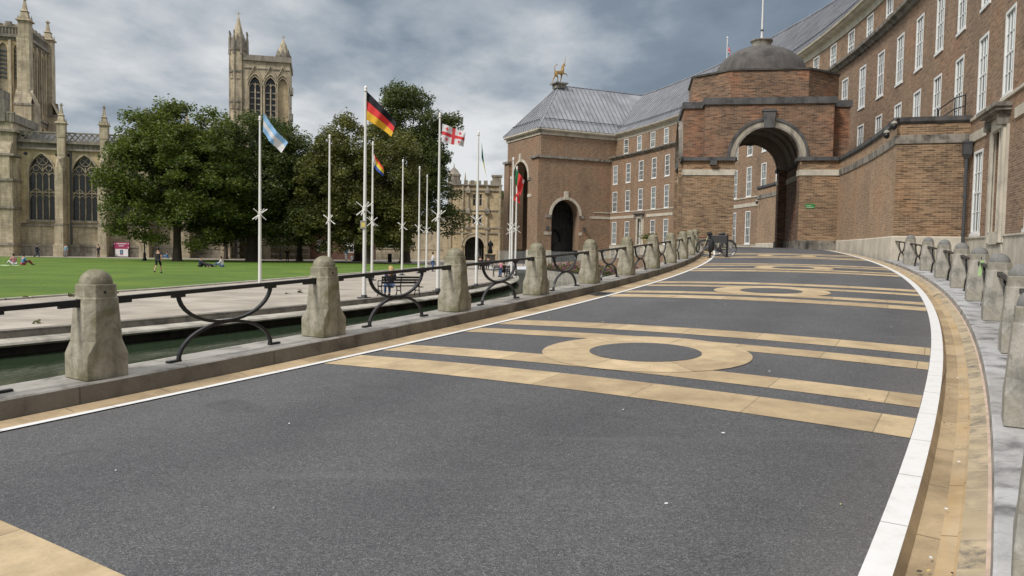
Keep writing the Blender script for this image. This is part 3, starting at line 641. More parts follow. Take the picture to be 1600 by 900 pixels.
# green tag hung on a right railing
th = TH0 + 11.55 / DEG; p = pol(109.60, th, rz(th) + .09 + .64)
mb = MB(); mb.setm('tag_green'); mb.T = Matrix.Translation(p) @ Matrix.Rotation(R(th) + .2, 4, 'Z') @ Matrix.Rotation(R(8), 4, 'Y'); mb.box(-.030, .030, -.004, .004, -.14, .14); mb.T = Matrix()
mb.setm('black_iron'); mb.tube([p + Vector((0, 0, .15)), p + Vector((0, 0, .2))], .006, 6)
tag(mb.build('paper_tag'), 'pale green paper tag tied to the right railing by a bollard', 'tag')
# far forecourt bollards follow on the mirrored ramp
mir = [-17.4 - (TH0 + s_ / DEG) for s_ in LS]
far0 = None
mirL = sorted([-17.4 - (TH0 + s_ / DEG) for s_ in [-2.9, 0, 2.95, 5.95, 8.95, 11.85, 14.75, 17.7, 20.65, 23.6, 26.5]])
def simple_bollard():
    root = thing('bollard', 'x', 'bollard'); mb = MB(); mb.setm('bollard_grey')
    mb.loops([[(sx_ * a, sy_ * a, z) for sx_, sy_ in ((1, -1), (1, 1), (-1, 1), (-1, -1))] for a, z in ((.21, 0), (.21, .2), (.17, .35), (.155, .85))])
    mb.lathe([(.14, .85)] + [(.14 * math.cos(R(x)), .88 + .14 * math.sin(R(x))) for x in (0, 25, 50, 70, 85)], 12); mb.build('post', None, root); return root
sb = simple_bollard(); k = 0
for t in mirL:
    if t < 5.0: continue
    o = sb if k == 0 else copy_tree(sb); o.location = pol(101.97, t, rz(t) + .160); o.rotation_euler = (0, 0, R(t)); tag(o, 'distant bollard on the far ramp, %s counted from the dome side' % ordn[k], 'bollard', 'bollards on the far ramp'); k += 1
# ------------------------------------------------------------------ curved brick building
RW = 112.0; KW = R(1) * RW
bld = thing('curved_building', 'long curved brick building with rows of white sash windows and a grey lead roof', 'building', tuple(pol(112, -8.7, 0)))
def Fp(r0): return lambda x, z, d: pol(r0 + d, x, z)
TW0, TW1 = -33.0, 24.0
colT = [22.2 - 1.755 * k for k in range(20)]; nxt = colT[-1]
while nxt > TW0 + 1.5:
    nxt -= 1.67; colT.append(nxt)
colT = [t for t in colT if TW0 + .8 < t < TW1 - .8]
attT = [21.45 - 1.777 * k for k in range(31) if 21.45 - 1.777 * k > TW0 + 1]
doors = [18.66, 13.40, -19.25, -26.0]
HW = 0.60 / KW          # half window width in degrees
GZ, CZ, BZ, AZ = (2.95, 5.95), (7.27, 10.0), (11.03, 13.52), (15.02, 16.95)
def isdoor(t): return any(abs(t - d) < 0.9 for d in doors)
hidden = lambda t: -4.6 < t < -0.6 or -28 > t
mb = MB(); mb.setm('brick')
ops = []
for t in colT:
    if hidden(t): continue
    for z in (CZ, BZ): ops.append((t - HW, t + HW, z[0], z[1]))
    low_wing = (-17.2 < t < -0.2)
    if not isdoor(t) and not low_wing: ops.append((t - HW, t + HW, GZ[0], GZ[1]))
for d in doors: ops.append((d - .56 / KW, d + .56 / KW, 2.85, 6.25))
panel(mb, Fp(RW), TW0, TW1, 2.85, 14.35, ops, 0.16, 0.6, KW)
mb.build('wall', None, bld)
mb = MB(); mb.setm('brick'); ops = [(t - HW, t + HW, AZ[0], AZ[1]) for t in attT if not (-8.2 > t and False)]
panel(mb, Fp(112.7), TW0, TW1, 14.6, 17.05, ops, 0.14, 0.6, KW)
mb.build('attic_wall', None, bld)
mb = MB(); mb.setm('portland'); sweep(mb, [(111.93, 2.86), (111.93, 2.80), (111.97, 2.78), (111.97, 0.0)], TW0, TW1, st=.6); mb.build('plinth', None, bld)
mb = MB(); mb.setm('portland_dirty'); sweep(mb, [(112.0, 14.30), (111.86, 14.36), (111.80, 14.50), (111.62, 14.58), (111.60, 14.74), (112.72, 14.80)], TW0, TW1, st=.6); mb.build('cornice', None, bld)
mb = MB(); mb.setm('portland'); sweep(mb, [(112.66, 17.05), (112.64, 17.50), (112.35, 17.58), (112.25, 17.70), (112.12, 17.74), (112.10, 17.86), (112.3, 17.87)], TW0, TW1, st=.6); mb.build('eaves', None, bld)
mb = MB(); mb.setm('portland'); sweep(mb, [(112.0, 7.13), (111.94, 7.14), (111.94, 7.24), (112.0, 7.25)], TW0, TW1, st=.6); mb.build('sill_band', None, bld)
mb = MB(); mb.setm('portland'); edges = [TW0] + sorted(x for d in doors for x in (d - .85, d + .85)) + [TW1]
for a, b_ in zip(edges[::2], edges[1::2]): sweep(mb, [(112.0, 6.33), (111.95, 6.34), (111.94, 6.66), (112.0, 6.68)], a, b_, st=.6)
mb.build('stone_band', None, bld)
# roof with standing seams
ZR = 25.5; RR0 = 112.12; RRd = 120.0
def zr_(t): return 25.5 - .78 * min(1, max(0, (t - 10) / 14.0))
mb = MB(); mb.setm('lead')
sweep(mb, [(RR0, 17.90), (RRd, ZR), (127.9, 17.9)], TW0, TW1 + 1.2, lambda r, t: (zr_(t) - ZR) if r == RRd else 0.0, st=.5)
mb.setm('lead_seam'); nseam = int((TW1 + 1.2 - TW0) * 1.96 / 0.72)
for i in range(nseam):
    t = TW0 + (TW1 + 1.2 - TW0) * i / nseam; dt = .030
    a, b_ = pol(RR0, t - dt, 17.90), pol(RR0, t + dt, 17.90); c_, d_ = pol(RRd, t + dt, zr_(t)), pol(RRd, t - dt, zr_(t)); h = Vector((0, 0, .11))
    mb.face([a + h, b_ + h, c_ + h, d_ + h]); mb.face([a, a + h, d_ + h, d_]); mb.face([b_, b_ + h, c_ + h, c_]); mb.face([a, b_, b_ + h, a + h])
ts = frange(TW0, TW1 + 1.2, .5)
mb.tube([pol(RRd, t, zr_(t) + .06) for t in ts], .13, 6)
roof = mb.build('roof', None, bld)
mb = MB(); mb.setm('lead_dark'); mb.tube([pol(RR0 + .95, t, 17.9 + .95 * .888 + .22) for t in ts], .045, 5); mb.tube([pol(RR0 + .85, t, 17.9 + .85 * .888 + .12) for t in ts], .03, 5)
mb.build('snow_rail', None, roof)
mb = MB(); mb.setm('brick'); sweep(mb, [(127.6, 17.9), (127.6, 0)], TW0, TW1, st=2); 
for t in (TW0,): mb.face([pol(112, t, 0), pol(127.6, t, 0), pol(127.6, t, 17.9), pol(120, t, 24.8), pol(112.2, t, 17.9)])
mb.build('rear_wall', None, bld)
# windows
def make_window(h, rows, name='window', w=1.2, door=False):
    """sash window in local frame: x along wall, y into building, z up from sill"""
    mb = MB(); mb.setm('white_paint'); hw = w / 2; fr = .095; y0, y1 = -.012, .15
    mb.box(-hw, -hw + fr, y0, y1, 0, h); mb.box(hw - fr, hw, y0, y1, 0, h); mb.box(-hw + fr, hw - fr, y0, y1, h - fr, h); mb.box(-hw + fr, hw - fr, y0, y1, 0, fr * 1.1)
    mb.box(-hw - .04, hw + .04, -.05, .06, -.09, .012)
    mid = h * .5; mb.box(-hw + fr, hw - fr, .02, .12, mid - .04, mid + .04)
    gw = w - 2 * fr
    for i in (1, 2): x = -hw + fr + gw * i / 3; mb.box(x - .017, x + .017, .022, .055, fr, h - fr)
    for i in range(1, rows):
        z = fr + (h - 2 * fr) * i / rows
        if abs(z - mid) > .1: mb.box(-hw + fr, hw - fr, .024, .055, z - .017, z + .017)
    o = mb.build(name)
    mb = MB(); mb.setm('glass'); mb.face([(-hw + fr, .045, fr), (hw - fr, .045, fr), (hw - fr, .045, mid), (-hw + fr, .045, mid)])
    mb.face([(-hw + fr, .05, mid), (hw - fr, .05, mid), (hw - fr, .05, h - fr), (-hw + fr, .05, h - fr)])
    g = mb.build('pane', None, o); return o
def put_windows(proto, items, parent, base):
    for i, (r, t, z) in enumerate(items):
        o = proto if i == 0 else copy_tree(proto); o.parent = parent
        o.location = pol(r, t, z) - base; o.rotation_euler = (0, 0, R(t) - math.pi / 2)
bb = WLOC[bld.name]
vis = [t for t in colT if not hidden(t)]
put_windows(make_window(CZ[1] - CZ[0], 4), [(RW, t, CZ[0]) for t in vis], bld, bb)
put_windows(make_window(BZ[1] - BZ[0], 4), [(RW, t, BZ[0]) for t in vis], bld, bb)
put_windows(make_window(AZ[1] - AZ[0], 3), [(112.7, t, AZ[0]) for t in attT if (t > 11.5 or -28 < t < -0.8)], bld, bb)
put_windows(make_window(GZ[1] - GZ[0], 4), [(RW, t, GZ[0]) for t in vis if not isdoor(t) and not (-17.2 < t < -0.2)], bld, bb)
for i, d in enumerate(doors):
    F = lambda x, z, dd, d=d: pol(RW + dd, d + x / KW, z)
    mb = MB(); mb.setm('portland')
    for s_ in (-1, 1):
        fbox(mb, F, s_ * .56, s_ * .84, 2.60, 6.45, -.14, .3); fbox(mb, F, s_ * .84, s_ * 1.0, 2.60, 6.3, -.07, .1)
    fbox(mb, F, -.84, .84, 6.25, 6.62, -.14, .3)
    fbox(mb, F, -.56, .56, 2.55, 2.95, -.12, .3)
    fbox(mb, F, -.9, .9, 1.0, 2.56, -.06, .1)
    band2d(mb, F, [(-.50, 2.95), (-.50, 6.2), (.50, 6.2), (.50, 2.95)], .05, -.16, -.1, -1)
    so_ = mb.build('door_surround', None, bld)
    mb = MB(); mb.setm('portland_dirty'); fbox(mb, F, -1.0, 1.0, 6.62, 6.72, -.25, .1); fbox(mb, F, -1.12, 1.12, 6.72, 6.83, -.42, .1); fbox(mb, F, -1.18, 1.18, 6.83, 6.96, -.5, .1)
    for s_ in (-1, 1): fbox(mb, F, s_ * .72, s_ * .92, 6.3, 6.64, -.32, .1)
    mb.build('hood', None, so_)
    w_ = make_window(3.25, 4, 'window', 1.1); w_.parent = bld; w_.location = pol(RW + .22, d, 2.95) - bb; w_.rotation_euler = (0, 0, R(d) - math.pi / 2)
# low curved wings that flank the arch, with stone plinth, band and cap
def wing(t0, t1, tend):
    w = thing('side_wing', 'x', 'wall', tuple(pol(109.5, tend, 0)))
    mb = MB(); mb.setm('brick_pale'); panel(mb, Fp(109.5), min(t0, t1), max(t0, t1), 2.0, 7.22, (), .1, .5, R(1) * 109.5)
    sgn = 1 if tend < -8.7 else -1
    a, b_ = pol(109.5, tend), pol(112.0, tend)
    mb.setm('brick_pier')  # wing end in darker brick, its side shade put into the colour
    mb.face([(a.x, a.y, 2.0), (b_.x, b_.y, 2.0), (b_.x, b_.y, 7.22), (a.x, a.y, 7.22)], [(0, 2), (2.5, 2), (2.5, 7.22), (0, 7.22)]); mb.build('wall', None, w)
    def wrap(prof, mat, nm, top=False):
        mb = MB(); mb.setm(mat)
        sweep(mb, [(109.5 - d, z) for d, z in prof], min(t0, t1), max(t0, t1), st=.5)
        # end face
        for (d0, z0_), (d1, z1_) in zip(prof[:-1], prof[1:]):
            e0, e1 = d0 / 1.911 * sgn, d1 / 1.911 * sgn
            mb.face([pol(109.5 - d0, tend - e0, z0_), pol(112, tend - e0, z0_), pol(112, tend - e1, z1_), pol(109.5 - d1, tend - e1, z1_)])
            mb.face([pol(109.5 - d0, tend - e0, z0_), pol(109.5 - d0, tend, z0_), pol(109.5 - d1, tend, z1_), pol(109.5 - d1, tend - e1, z1_)])
        mb.build(nm, None, w)
    wrap([(0, 6.38), (.045, 6.39), (.05, 6.70), (0, 6.72)], 'portland_dirty', 'stone_band')
    wrap([(0, 7.12), (.05, 7.16), (.10, 7.22), (.11, 7.38), (-2.6, 7.40)], 'portland_dark', 'cap')
    wrap([(0, 2.88), (.06, 2.84), (.07, 2.2), (.075, 0.0)], 'portland', 'plinth')
    return w
wA = wing(-17.2, -10.3, -17.2); tag(wA, 'low curved brick wing with a dark stone cap right of the road', 'wall')
wB = wing(-7.0, -0.2, -0.2); tag(wB, 'low curved brick wing seen through the arch', 'wall')
# handrail on the wing roof, downpipe and cameras
mb = MB(); mb.setm('black_iron')
ha = Vector((17.45, 32.0, 0)); hb = Vector((16.75, 29.6, 0)); hc = Vector((16.8, 29.0, 0))
for z in (7.75, 8.16):
    mb.tube([Vector((ha.x, ha.y, z)), Vector((hb.x, hb.y, z)), Vector((hc.x, hc.y, z))], .024, 6)
for q in (ha, hb, hc): mb.tube([Vector((q.x, q.y, 7.38)), Vector((q.x, q.y, 8.18))], .024, 6)
tag(mb.build('handrail'), 'black metal handrail on top of the low brick wing', 'handrail')
dp = thing('downpipe', 'dark grey drainpipe with a square hopper in the corner by the brick wing', 'drainpipe', tuple(pol(111.85, -17.5, 0)))
q = pol(111.80, -17.42, 0); mb = MB(); mb.setm('dark_grey')
mb.tube([(q.x, q.y, .2), (q.x, q.y, 5.85)], .06, 10)
for z in (1.4, 2.9, 4.3): mb.tube([(q.x, q.y, z), (q.x, q.y, z + .1)], .078, 10)
mb.build('pipe', None, dp); mb = MB(); mb.setm('dark_grey'); mb.T = Matrix.Translation(q) @ Matrix.Rotation(R(-17), 4, 'Z')
mb.loops([[(x * a, y * a, z) for x, y in ((-1, -1), (1, -1), (1, 1), (-1, 1))] for a, z in ((.07, 5.75), (.12, 5.86), (.14, 5.9), (.14, 6.28), (.165, 6.31), (.165, 6.37))]); mb.build('hopper', None, dp)
def dome_cam(p, lab, gr):
    o = thing('security_camera', lab, 'camera', tuple(p), 0, gr)
    mb = MB(); mb.setm('dark_grey'); mb.tube([p + Vector((.45, .25, .18)), p + Vector((.1, .05, .2)), p + Vector((0, 0, .1))], .035, 8); mb.build('arm', None, o)
    mb = MB(); mb.setm('bollard_grey'); mb.lathe([(.02, .11), (.09, .07), (.115, .0), (.11, -.02)], 16, tuple(p)); mb.build('hood', None, o, smooth=True)
    mb = MB(); mb.setm('black_iron'); mb.lathe([(.105, -.02), (.105, -.12), (.09, -.18), (.05, -.22), (.01, -.235)], 16, tuple(p)); mb.build('lens', None, o, smooth=True)
ca = pol(109.2, -17.0, 6.88); dome_cam(ca, 'lower of two black dome cameras on the corner of the brick wing', None)
cb_ = pol(109.35, -17.35, 7.12); dome_cam(cb_, 'upper dome camera half hidden behind the other on the wing corner', None)
dome_cam(pol(109.2, -.6, 6.2), 'small dark camera on the brick wing seen through the arch', None)
# ------------------------------------------------------------------ domed porch over the road
O = pol(105.72, -10.62); ax = R(-9.2); PX = Vector((math.cos(ax), math.sin(ax), 0)); PY = Vector((-math.sin(ax), math.cos(ax), 0))
def FP(x, z, d): return O + PX * x + PY * d + Vector((0, 0, z))
PD = 7.1
porch = thing('domed_porch', 'brick archway over the road with a dark stone dome and octagonal drum', 'porch', tuple(FP(0, 2.38, PD / 2)))
ZB, ZS, ZC = 2.2, 7.36, 10.28; HA = 1.72
mb = MB(); mb.setm('brick_porch')
for d, dd in ((0, 1), (PD, -1)):
    F = (lambda x, z, q, d=d, dd=dd: FP(x, z, d + q * dd))
    panel(mb, F, -3.4, 3.4, ZS - .001, ZC, [(-HA, HA, ZS - .001, arc_top(0, HA, ZS))], .7, 10)
    mb.setm('brick_pier')
    for a, b_ in ((-4.5, -HA), (HA, 4.4)): panel(mb, F, a, b_, ZB, ZS, (), .5, 10)
    mb.setm('brick_porch')
    for x in (-HA, HA): mb.face([F(x, ZB, 0), F(x, ZB, .7), F(x, ZS, .7), F(x, ZS, 0)])
    for a, b_ in ((-4.5, -3.4), (3.4, 4.4)): panel(mb, (lambda x, z, q, F=F: F(x, z, .8 + q)), a, b_, ZS, ZC - .05, (), .5, 10)
    for x in (-3.4, 3.4): mb.face([F(x, ZS, 0), F(x, ZS, .8), F(x, ZC, .8), F(x, ZC, 0)])
for x in (-4.5, 4.4):
    G = (lambda u, z, q, x=x: FP(x + q * (1 if x < 0 else -1), z, u))
    mb.face([FP(x, ZB, 0), FP(x, ZB, PD), FP(x, ZS, PD), FP(x, ZS, 0)]); mb.face([FP(x, ZS, .8), FP(x, ZS, PD - .8), FP(x, ZC, PD - .8), FP(x, ZC, .8)])
for x in (-2.15, 2.15): mb.face([FP(x, ZB, .7), FP(x, ZB, PD - .7), FP(x, ZS, PD - .7), FP(x, ZS, .7)])
for d in (.7, PD - .7):
    for s_ in (-1, 1): mb.face([FP(s_ * HA, ZB, d), FP(s_ * 2.15, ZB, d), FP(s_ * 2.15, ZS, d), FP(s_ * HA, ZS, d)])
mb.build('wall', None, porch)
mb = MB(); mb.setm('vault'); n = 20
def vpt(a, d, rr=2.15): return FP(-rr * math.cos(a), ZS + rr * math.sin(a), d)
mb.grid(vpt, [math.pi * i / n for i in range(n + 1)], [.7, PD - .7])
for d in (.7, PD - .7):
    for i in range(n):
        a0, a1 = math.pi * i / n, math.pi * (i + 1) / n; mb.face([vpt(a0, d), vpt(a1, d), vpt(a1, d, HA), vpt(a0, d, HA)])
for d in (2.9, 4.3): mb.grid(lambda a, q: vpt(a, d + q, 2.05), [math.pi * i / n for i in range(n + 1)], [0, .35])
mb.build('vault', None, porch, smooth=False)
mb = MB(); mb.setm('portland_mid')
for d, dd in ((0, 1), (PD, -1)):
    F = (lambda x, z, q, d=d, dd=dd: FP(x, z, d + q * dd))
    band2d(mb, F, arc_pts(0, HA - .02, ZS, 28), .34, -.03, .3)
    mb.setm('portland_dark'); band2d(mb, F, arc_pts(0, HA + .32, ZS, 28), .14, -.10, .2); mb.setm('portland_mid')
    mb.setm('portland_dirty'); band2d(mb, F, arc_pts(0, HA - .05, ZS, 28), .10, -.07, .3); mb.setm('portland_mid')
mb.build('arch_ring', None, porch)
mb = MB(); mb.setm('portland_dark')
for F in (lambda x, z, q: FP(x, z, q), lambda x, z, q: FP(x, z, PD - q)):
    P = [(-.24, 8.98), (.24, 8.98), (.34, 9.86), (-.34, 9.86)]
    f_ = [F(x, z, -.20) for x, z in P]; b_ = [F(x, z, .1) for x, z in P]; mb.face(f_)
    for i in range(4): mb.face([f_[i], f_[(i + 1) % 4], b_[(i + 1) % 4], b_[i]])
    fbox(mb, F, -.38, .38, 9.86, 9.96, -.24, .1)
mb.build('keystone', None, porch)
def pbands(mb, z0, z1, pr):
    for F in (lambda x, z, q: FP(x, z, q), lambda x, z, q: FP(x, z, PD - q)):
        for a, b_ in ((-4.5 - pr, -HA), (HA, 4.4 + pr)): fbox(mb, F, a, b_, z0, z1, -pr, .05)
    for x, s_ in ((-4.5, -1), (4.4, 1)): fbox(mb, lambda u, z, q: FP(x + q * s_, z, u), -pr, PD + pr, z0, z1, -.02, pr)
    for s_ in (-1, 1): fbox(mb, lambda u, z, q: FP(s_ * (2.15 - q), z, u), .7, PD - .7, z0, z1, -.02, pr * .6)
    for s_ in (-1, 1):
        for d0, d1 in ((0, .7), (PD - .7, PD)): fbox(mb, lambda u, z, q: FP(s_ * (HA - q), z, u), d0, d1, z0, z1, -.02, pr * .8)
mb = MB(); mb.setm('portland'); pbands(mb, 6.40, 6.72, .045); mb.build('stone_band', None, porch)
mb = MB(); mb.setm('portland_dark'); pbands(mb, 7.20, 7.40, .16); mb.build('impost', None, porch)
mb = MB(); mb.setm('portland_dirty')
pbands(mb, 2.1, 2.86, .10); mb.build('plinth', None, porch)
mb = MB(); mb.setm('portland_dark')
fbox(mb, FP, -3.5, 3.5, ZC, ZC + .36, -.10, PD + .1)
for a, b_ in ((-4.6, -3.5), (3.5, 4.5)): fbox(mb, FP, a, b_, ZC - .06, ZC + .30, .70, PD - .7)
mb.build('parapet_cap', None, porch)
# bracket blocks at the impost
mb = MB(); mb.setm('portland_dark')
for x in (-2.9,): fbox(mb, FP, x - .18, x + .18, 6.95, 7.2, -.3, .0)
mb.build('bracket', None, porch)
# side arch moulding (left side, seen edge on)
mb = MB(); mb.setm('portland_dirty'); G = lambda u, z, q: FP(-4.5 - q, z, u)
band2d(mb, G, arc_pts(PD / 2, 2.2, 7.4, 20), .35, -.02, .22); mb.setm('brick_pier'); fbox(mb, G, PD / 2 - 2.75, PD / 2 - 2.2, 2.4, 7.2, -.02, .22); fbox(mb, G, PD / 2 + 2.2, PD / 2 + 2.75, 2.4, 7.2, -.02, .22)
mb.build('side_moulding', None, porch)
def octa(hx, hy, fx, fy): return [(-fx, -hy), (fx, -hy), (hx, -fy), (hx, fy), (fx, hy), (-fx, hy), (-hx, fy), (-hx, -fy)]
mb = MB(); mb.setm('brick_porch'); mb.loops([[FP(x, z, PD / 2 + y) for x, y in octa(4.0, 3.45, 2.05, 1.75)] for z in (ZC + .3, 12.12)]); mb.build('drum', None, porch)
mb = MB(); mb.setm('dome_stone')
o1 = octa(4.08, 3.53, 2.1, 1.8); 
def dring(r, z, n=48): return [FP(r * math.cos(2 * math.pi * i / n), z, PD / 2 + r * math.sin(2 * math.pi * i / n)) for i in range(n)]
def octring(poly, z, n=48):
    out = []
    for i in range(n):
        a = 2 * math.pi * i / n; dx, dy = math.cos(a), math.sin(a); best = 1e9
        for (xa, ya), (xb, yb) in zip(poly, poly[1:] + poly[:1]):
            ex, ey = xb - xa, yb - ya; D_ = dx * ey - dy * ex
            if abs(D_) < 1e-9: continue
            t_ = (xa * ey - ya * ex) / D_; s_ = (xa * dy - ya * dx) / D_
            if t_ > 0 and -1e-6 <= s_ <= 1 + 1e-6: best = min(best, t_)
        out.append(FP(dx * best, z, PD / 2 + dy * best))
    return out
mb.loops([octring(octa(4.0, 3.45, 2.05, 1.75), 12.12), octring(o1, 12.14), octring(o1, 12.24), dring(3.0, 12.33), dring(2.66, 12.44)] + [dring(2.60 * math.cos(a) , 12.48 + 1.80 * math.sin(a)) for a in [R(x) for x in (8, 17, 26, 35, 44, 52, 60, 67, 73)]])
mb.build('dome', None, porch, smooth=True, autosm=35)
mb = MB(); mb.setm('portland_dirty'); mb.loops([dring(.74, 14.08), dring(.66, 14.18), dring(.56, 14.24), dring(.54, 14.42), dring(.58, 14.52), dring(.64, 14.58), dring(.64, 14.64), dring(.2, 14.68), dring(.05, 14.68)]); mb.build('lantern_base', None, porch, smooth=True, autosm=35)
mb = MB(); mb.setm('pole_white'); c_ = FP(0, 0, PD / 2); mb.tube([(c_.x, c_.y, 14.66), (c_.x, c_.y, 14.9), (c_.x, c_.y, 15.6), (c_.x, c_.y, 19.5)], [.09, .06, .05, .03], 10); mb.setm('dark_grey'); mb.tube([(c_.x, c_.y, 15.2), (c_.x, c_.y, 15.28)], .09, 10)
mb.build('finial_pole', None, porch)
# green sign on the pier
fp = lambda x, z, q: FP(x, z, q)
sg = thing('wall_sign', 'small green sign with white lines fixed to the right pier of the arch', 'sign', tuple(FP(2.35, 4.75, -.03)))
mb = MB(); mb.setm('green_sign'); fbox(mb, fp, 2.08, 2.56, 4.62, 4.86, -.03, .0); mb.build('panel', None, sg)
mb = MB(); mb.setm('banner_white')
for z, a, b_ in ((4.755, 2.14, 2.38), (4.67, 2.14, 2.50)):
    x = a
    while x < b_: fbox(mb, fp, x, x + .030, z - .012, z + .016, -.034, -.030); x += .042
mb.build('lettering', None, sg)
# pot on a pedestal beside the far ramp
th = None
for k in range(600):
    t = -12 + k * .05; q = pol(101.95, t, rz(t)); d = q - EYE; px = 800 + 1200 * d.dot(rt) / d.dot(fw)
    if t > -6 and px < 1029: th = t; break
q = pol(101.3, 1.0, rz(1.0) + .15)
pt = thing('stone_planter', 'round tan stone planter with green plants between the far bollards', 'planter', tuple(q))
mb = MB(); mb.setm('terracotta'); mb.lathe([(.30, 0), (.30, .12), (.18, .2), (.22, .35), (.45, .75), (.52, 1.05), (.56, 1.1), (.54, 1.16), (.46, 1.14), (.1, 1.05)], 20, tuple(q)); mb.build('pot', None, pt, smooth=True)
# ------------------------------------------------------------------ corner block (pavilion)
P0 = Vector((3.45, 100.75, 0)); U = Vector((.905, .427, 0)).normalized(); V = Vector((-.427, .905, 0)).normalized()
def FU(x, z, d): return P0 + U * x + V * d + Vector((0, 0, z))             # right face, depth inward
def FV(x, z, d): return P0 + V * x + U * d + Vector((0, 0, z))             # left face
pav = thing('corner_block', 'brick corner block with tall stone edged arches and a hipped grey lead roof', 'building', tuple(P0 + U * 5 + V * 5))
def fpx(F, px, py=330):
    """face coordinate x where picture column px meets the face at depth 0"""
    dr = rt * (px - 800) + upv * (450 - py) + fw * 1200; lo, hi = -30.0, 40.0
    f = lambda x: (F(x, 0, 0) - EYE).cross(dr).z
    a = f(lo)
    for _ in range(60):
        m_ = (lo + hi) / 2
        if (f(m_) > 0) == (a > 0): lo = m_
        else: hi = m_
    return m_
def zat(F, x, py, px):
    q = F(x, 0, 0); dr = rt * (px - 800) + upv * (450 - py) + fw * 1200; return 2.15 + dr.z * (q - EYE).y / dr.y
a1, b1 = fpx(FU, 862), fpx(FU, 905); a2, b2 = fpx(FV, 824), fpx(FV, 801)
xc1, hw1 = (a1 + b1) / 2, (b1 - a1) / 2; top1 = zat(FU, xc1, 312, 883); xc2, hw2 = (a2 + b2) / 2, (b2 - a2) / 2; top2 = zat(FV, xc2, 253, 814)
print('pav arch', a1, b1, top1, a2, b2, top2, fpx(FU, 950), fpx(FV, 787))
VL = 10.3; hw1 = abs(hw1); hw2 = abs(hw2)
mb = MB(); mb.setm('brick')
panel(mb, FU, 0, 14, 2.0, 17.05, [(xc1 - hw1, xc1 + hw1, 2.0, arc_top(xc1, hw1, top1 - hw1))], 1.6, 20)
panel(mb, FV, 0, VL, 2.0, 17.05, [(xc2 - hw2, xc2 + hw2, 2.0, arc_top(xc2, hw2, top2 - hw2))], 1.6, 20)
mb.face([FU(0, 0, VL), FU(20, 0, VL), FU(20, 17, VL), FU(0, 17, VL)])
mb.face([FV(0, 0, 1.6), FV(xc2 - hw2, 0, 1.6), FV(xc2 - hw2, 2, 1.6), FV(0, 2, 1.6)])
mb.build('wall', None, pav)
mb = MB(); mb.setm('portland')
for F, xc, hw, L_ in ((FU, xc1, hw1, 11.2), (FV, xc2, hw2, VL)):
    fbox(mb, F, -.10, xc - hw, 0, 2.0, -.10, .2); fbox(mb, F, xc + hw, L_ + .1, 0, 2.0, -.10, .2); fbox(mb, F, -.16, xc - hw, 0, .9, -.17, -.1); fbox(mb, F, xc + hw, L_ + .16, 0, .9, -.17, -.1)
mb.build('plinth', None, pav)
for F, xc, hw, tp, w_ in ((FU, xc1, hw1, top1, .38), (FV, xc2, hw2, top2, .34)):
    mb = MB(); mb.setm('portland'); zs = tp - hw; band2d(mb, F, arc_pts(xc, hw, zs, 20), w_, -.08, .2)
    fbox(mb, F, xc - .3, xc + .3, tp, tp + 1.1, -.18, .1); fbox(mb, F, xc - hw - 1.1, xc - hw, zs - 2.6, zs - 2.2, -.06, .05); fbox(mb, F, xc + hw, xc + hw + .5, zs - 2.6, zs - 2.2, -.06, .05)
    mb.setm('portland_dirty'); fbox(mb, F, xc - hw - .9, xc - hw, zs - .35, zs, -.10, .05); fbox(mb, F, xc + hw, xc + hw + .7, zs - .35, zs, -.10, .05); mb.build('arch_ring', None, pav)
# pilasters and cornices on the left face, ledge on the right face
mb = MB(); mb.setm('brick')
fbox(mb, FV, -.02, 1.9, 2.0, 14.0, -.35, .05); fbox(mb, FV, VL - 1.2, VL + .3, 2.0, 14.0, -.35, .05); mb.build('pilaster', None, pav)
mb = MB(); mb.setm('portland_dirty'); fbox(mb, FU, -.4, 11.2, 14.05, 14.35, -.22, .05); fbox(mb, FV, -.25, 2.1, 14.05, 14.35, -.6, .05); fbox(mb, FV, VL - 1.4, VL + .4, 14.05, 14.35, -.6, .05)
mb.build('cornice', None, pav)
mb = MB(); mb.setm('portland'); fbox(mb, FU, 7.6, 11.2, 6.33, 6.66, -.06, .05); fbox(mb, FU, 8.2, 11.2, 7.13, 7.25, -.06, .05); mb.build('stone_band', None, pav)
mb = MB(); mb.setm('portland')
for F, L_ in ((FU, 11.6), (FV, VL + .3)):
    fbox(mb, F, -.12, L_, 17.05, 17.5, -.12, .1); fbox(mb, F, -.42, L_ + .1, 17.5, 17.62, -.42, .1); fbox(mb, F, -.52, L_ + .15, 17.62, 17.86, -.52, .1)
mb.build('eaves', None, pav)
# hipped roof
e = .55; ap = (5.3, 5.15); RZ = 24.75
def Q(u, v, z): return P0 + U * u + V * v + Vector((0, 0, z))
c00, c01, c10, c11 = Q(-e, -e, 17.86), Q(-e, VL + e, 17.86), Q(21, -e, 17.86), Q(21, VL + e, 17.86); A_ = Q(*ap, RZ); B_ = Q(21, ap[1], RZ)
mb = MB(); mb.setm('lead'); mb.face([c00, c10, B_, A_]); mb.face([c01, c00, A_]); mb.face([c11, c01, A_, B_]); mb.face([c10, c11, B_])
mb.setm('lead_seam')
def seam(p, q, w=.09, h=.12):
    d = (q - p).normalized(); n_ = d.cross(Vector((0, 0, 1))).normalized() * w / 2; hh = Vector((0, 0, h))
    mb.face([p - n_ + hh, p + n_ + hh, q + n_ + hh, q - n_ + hh]); mb.face([p - n_, p - n_ + hh, q - n_ + hh, q - n_]); mb.face([p + n_, p + n_ + hh, q + n_ + hh, q + n_])
k = .7
x = -e + k
while x < 16:
    tt = 1.0 if x > ap[0] else (x + e) / (ap[0] + e); seam(Q(x, -e, 17.87), Q(x, -e + (ap[1] + e) * tt, 17.87 + (RZ - 17.86) * tt)); x += k
y = -e + k
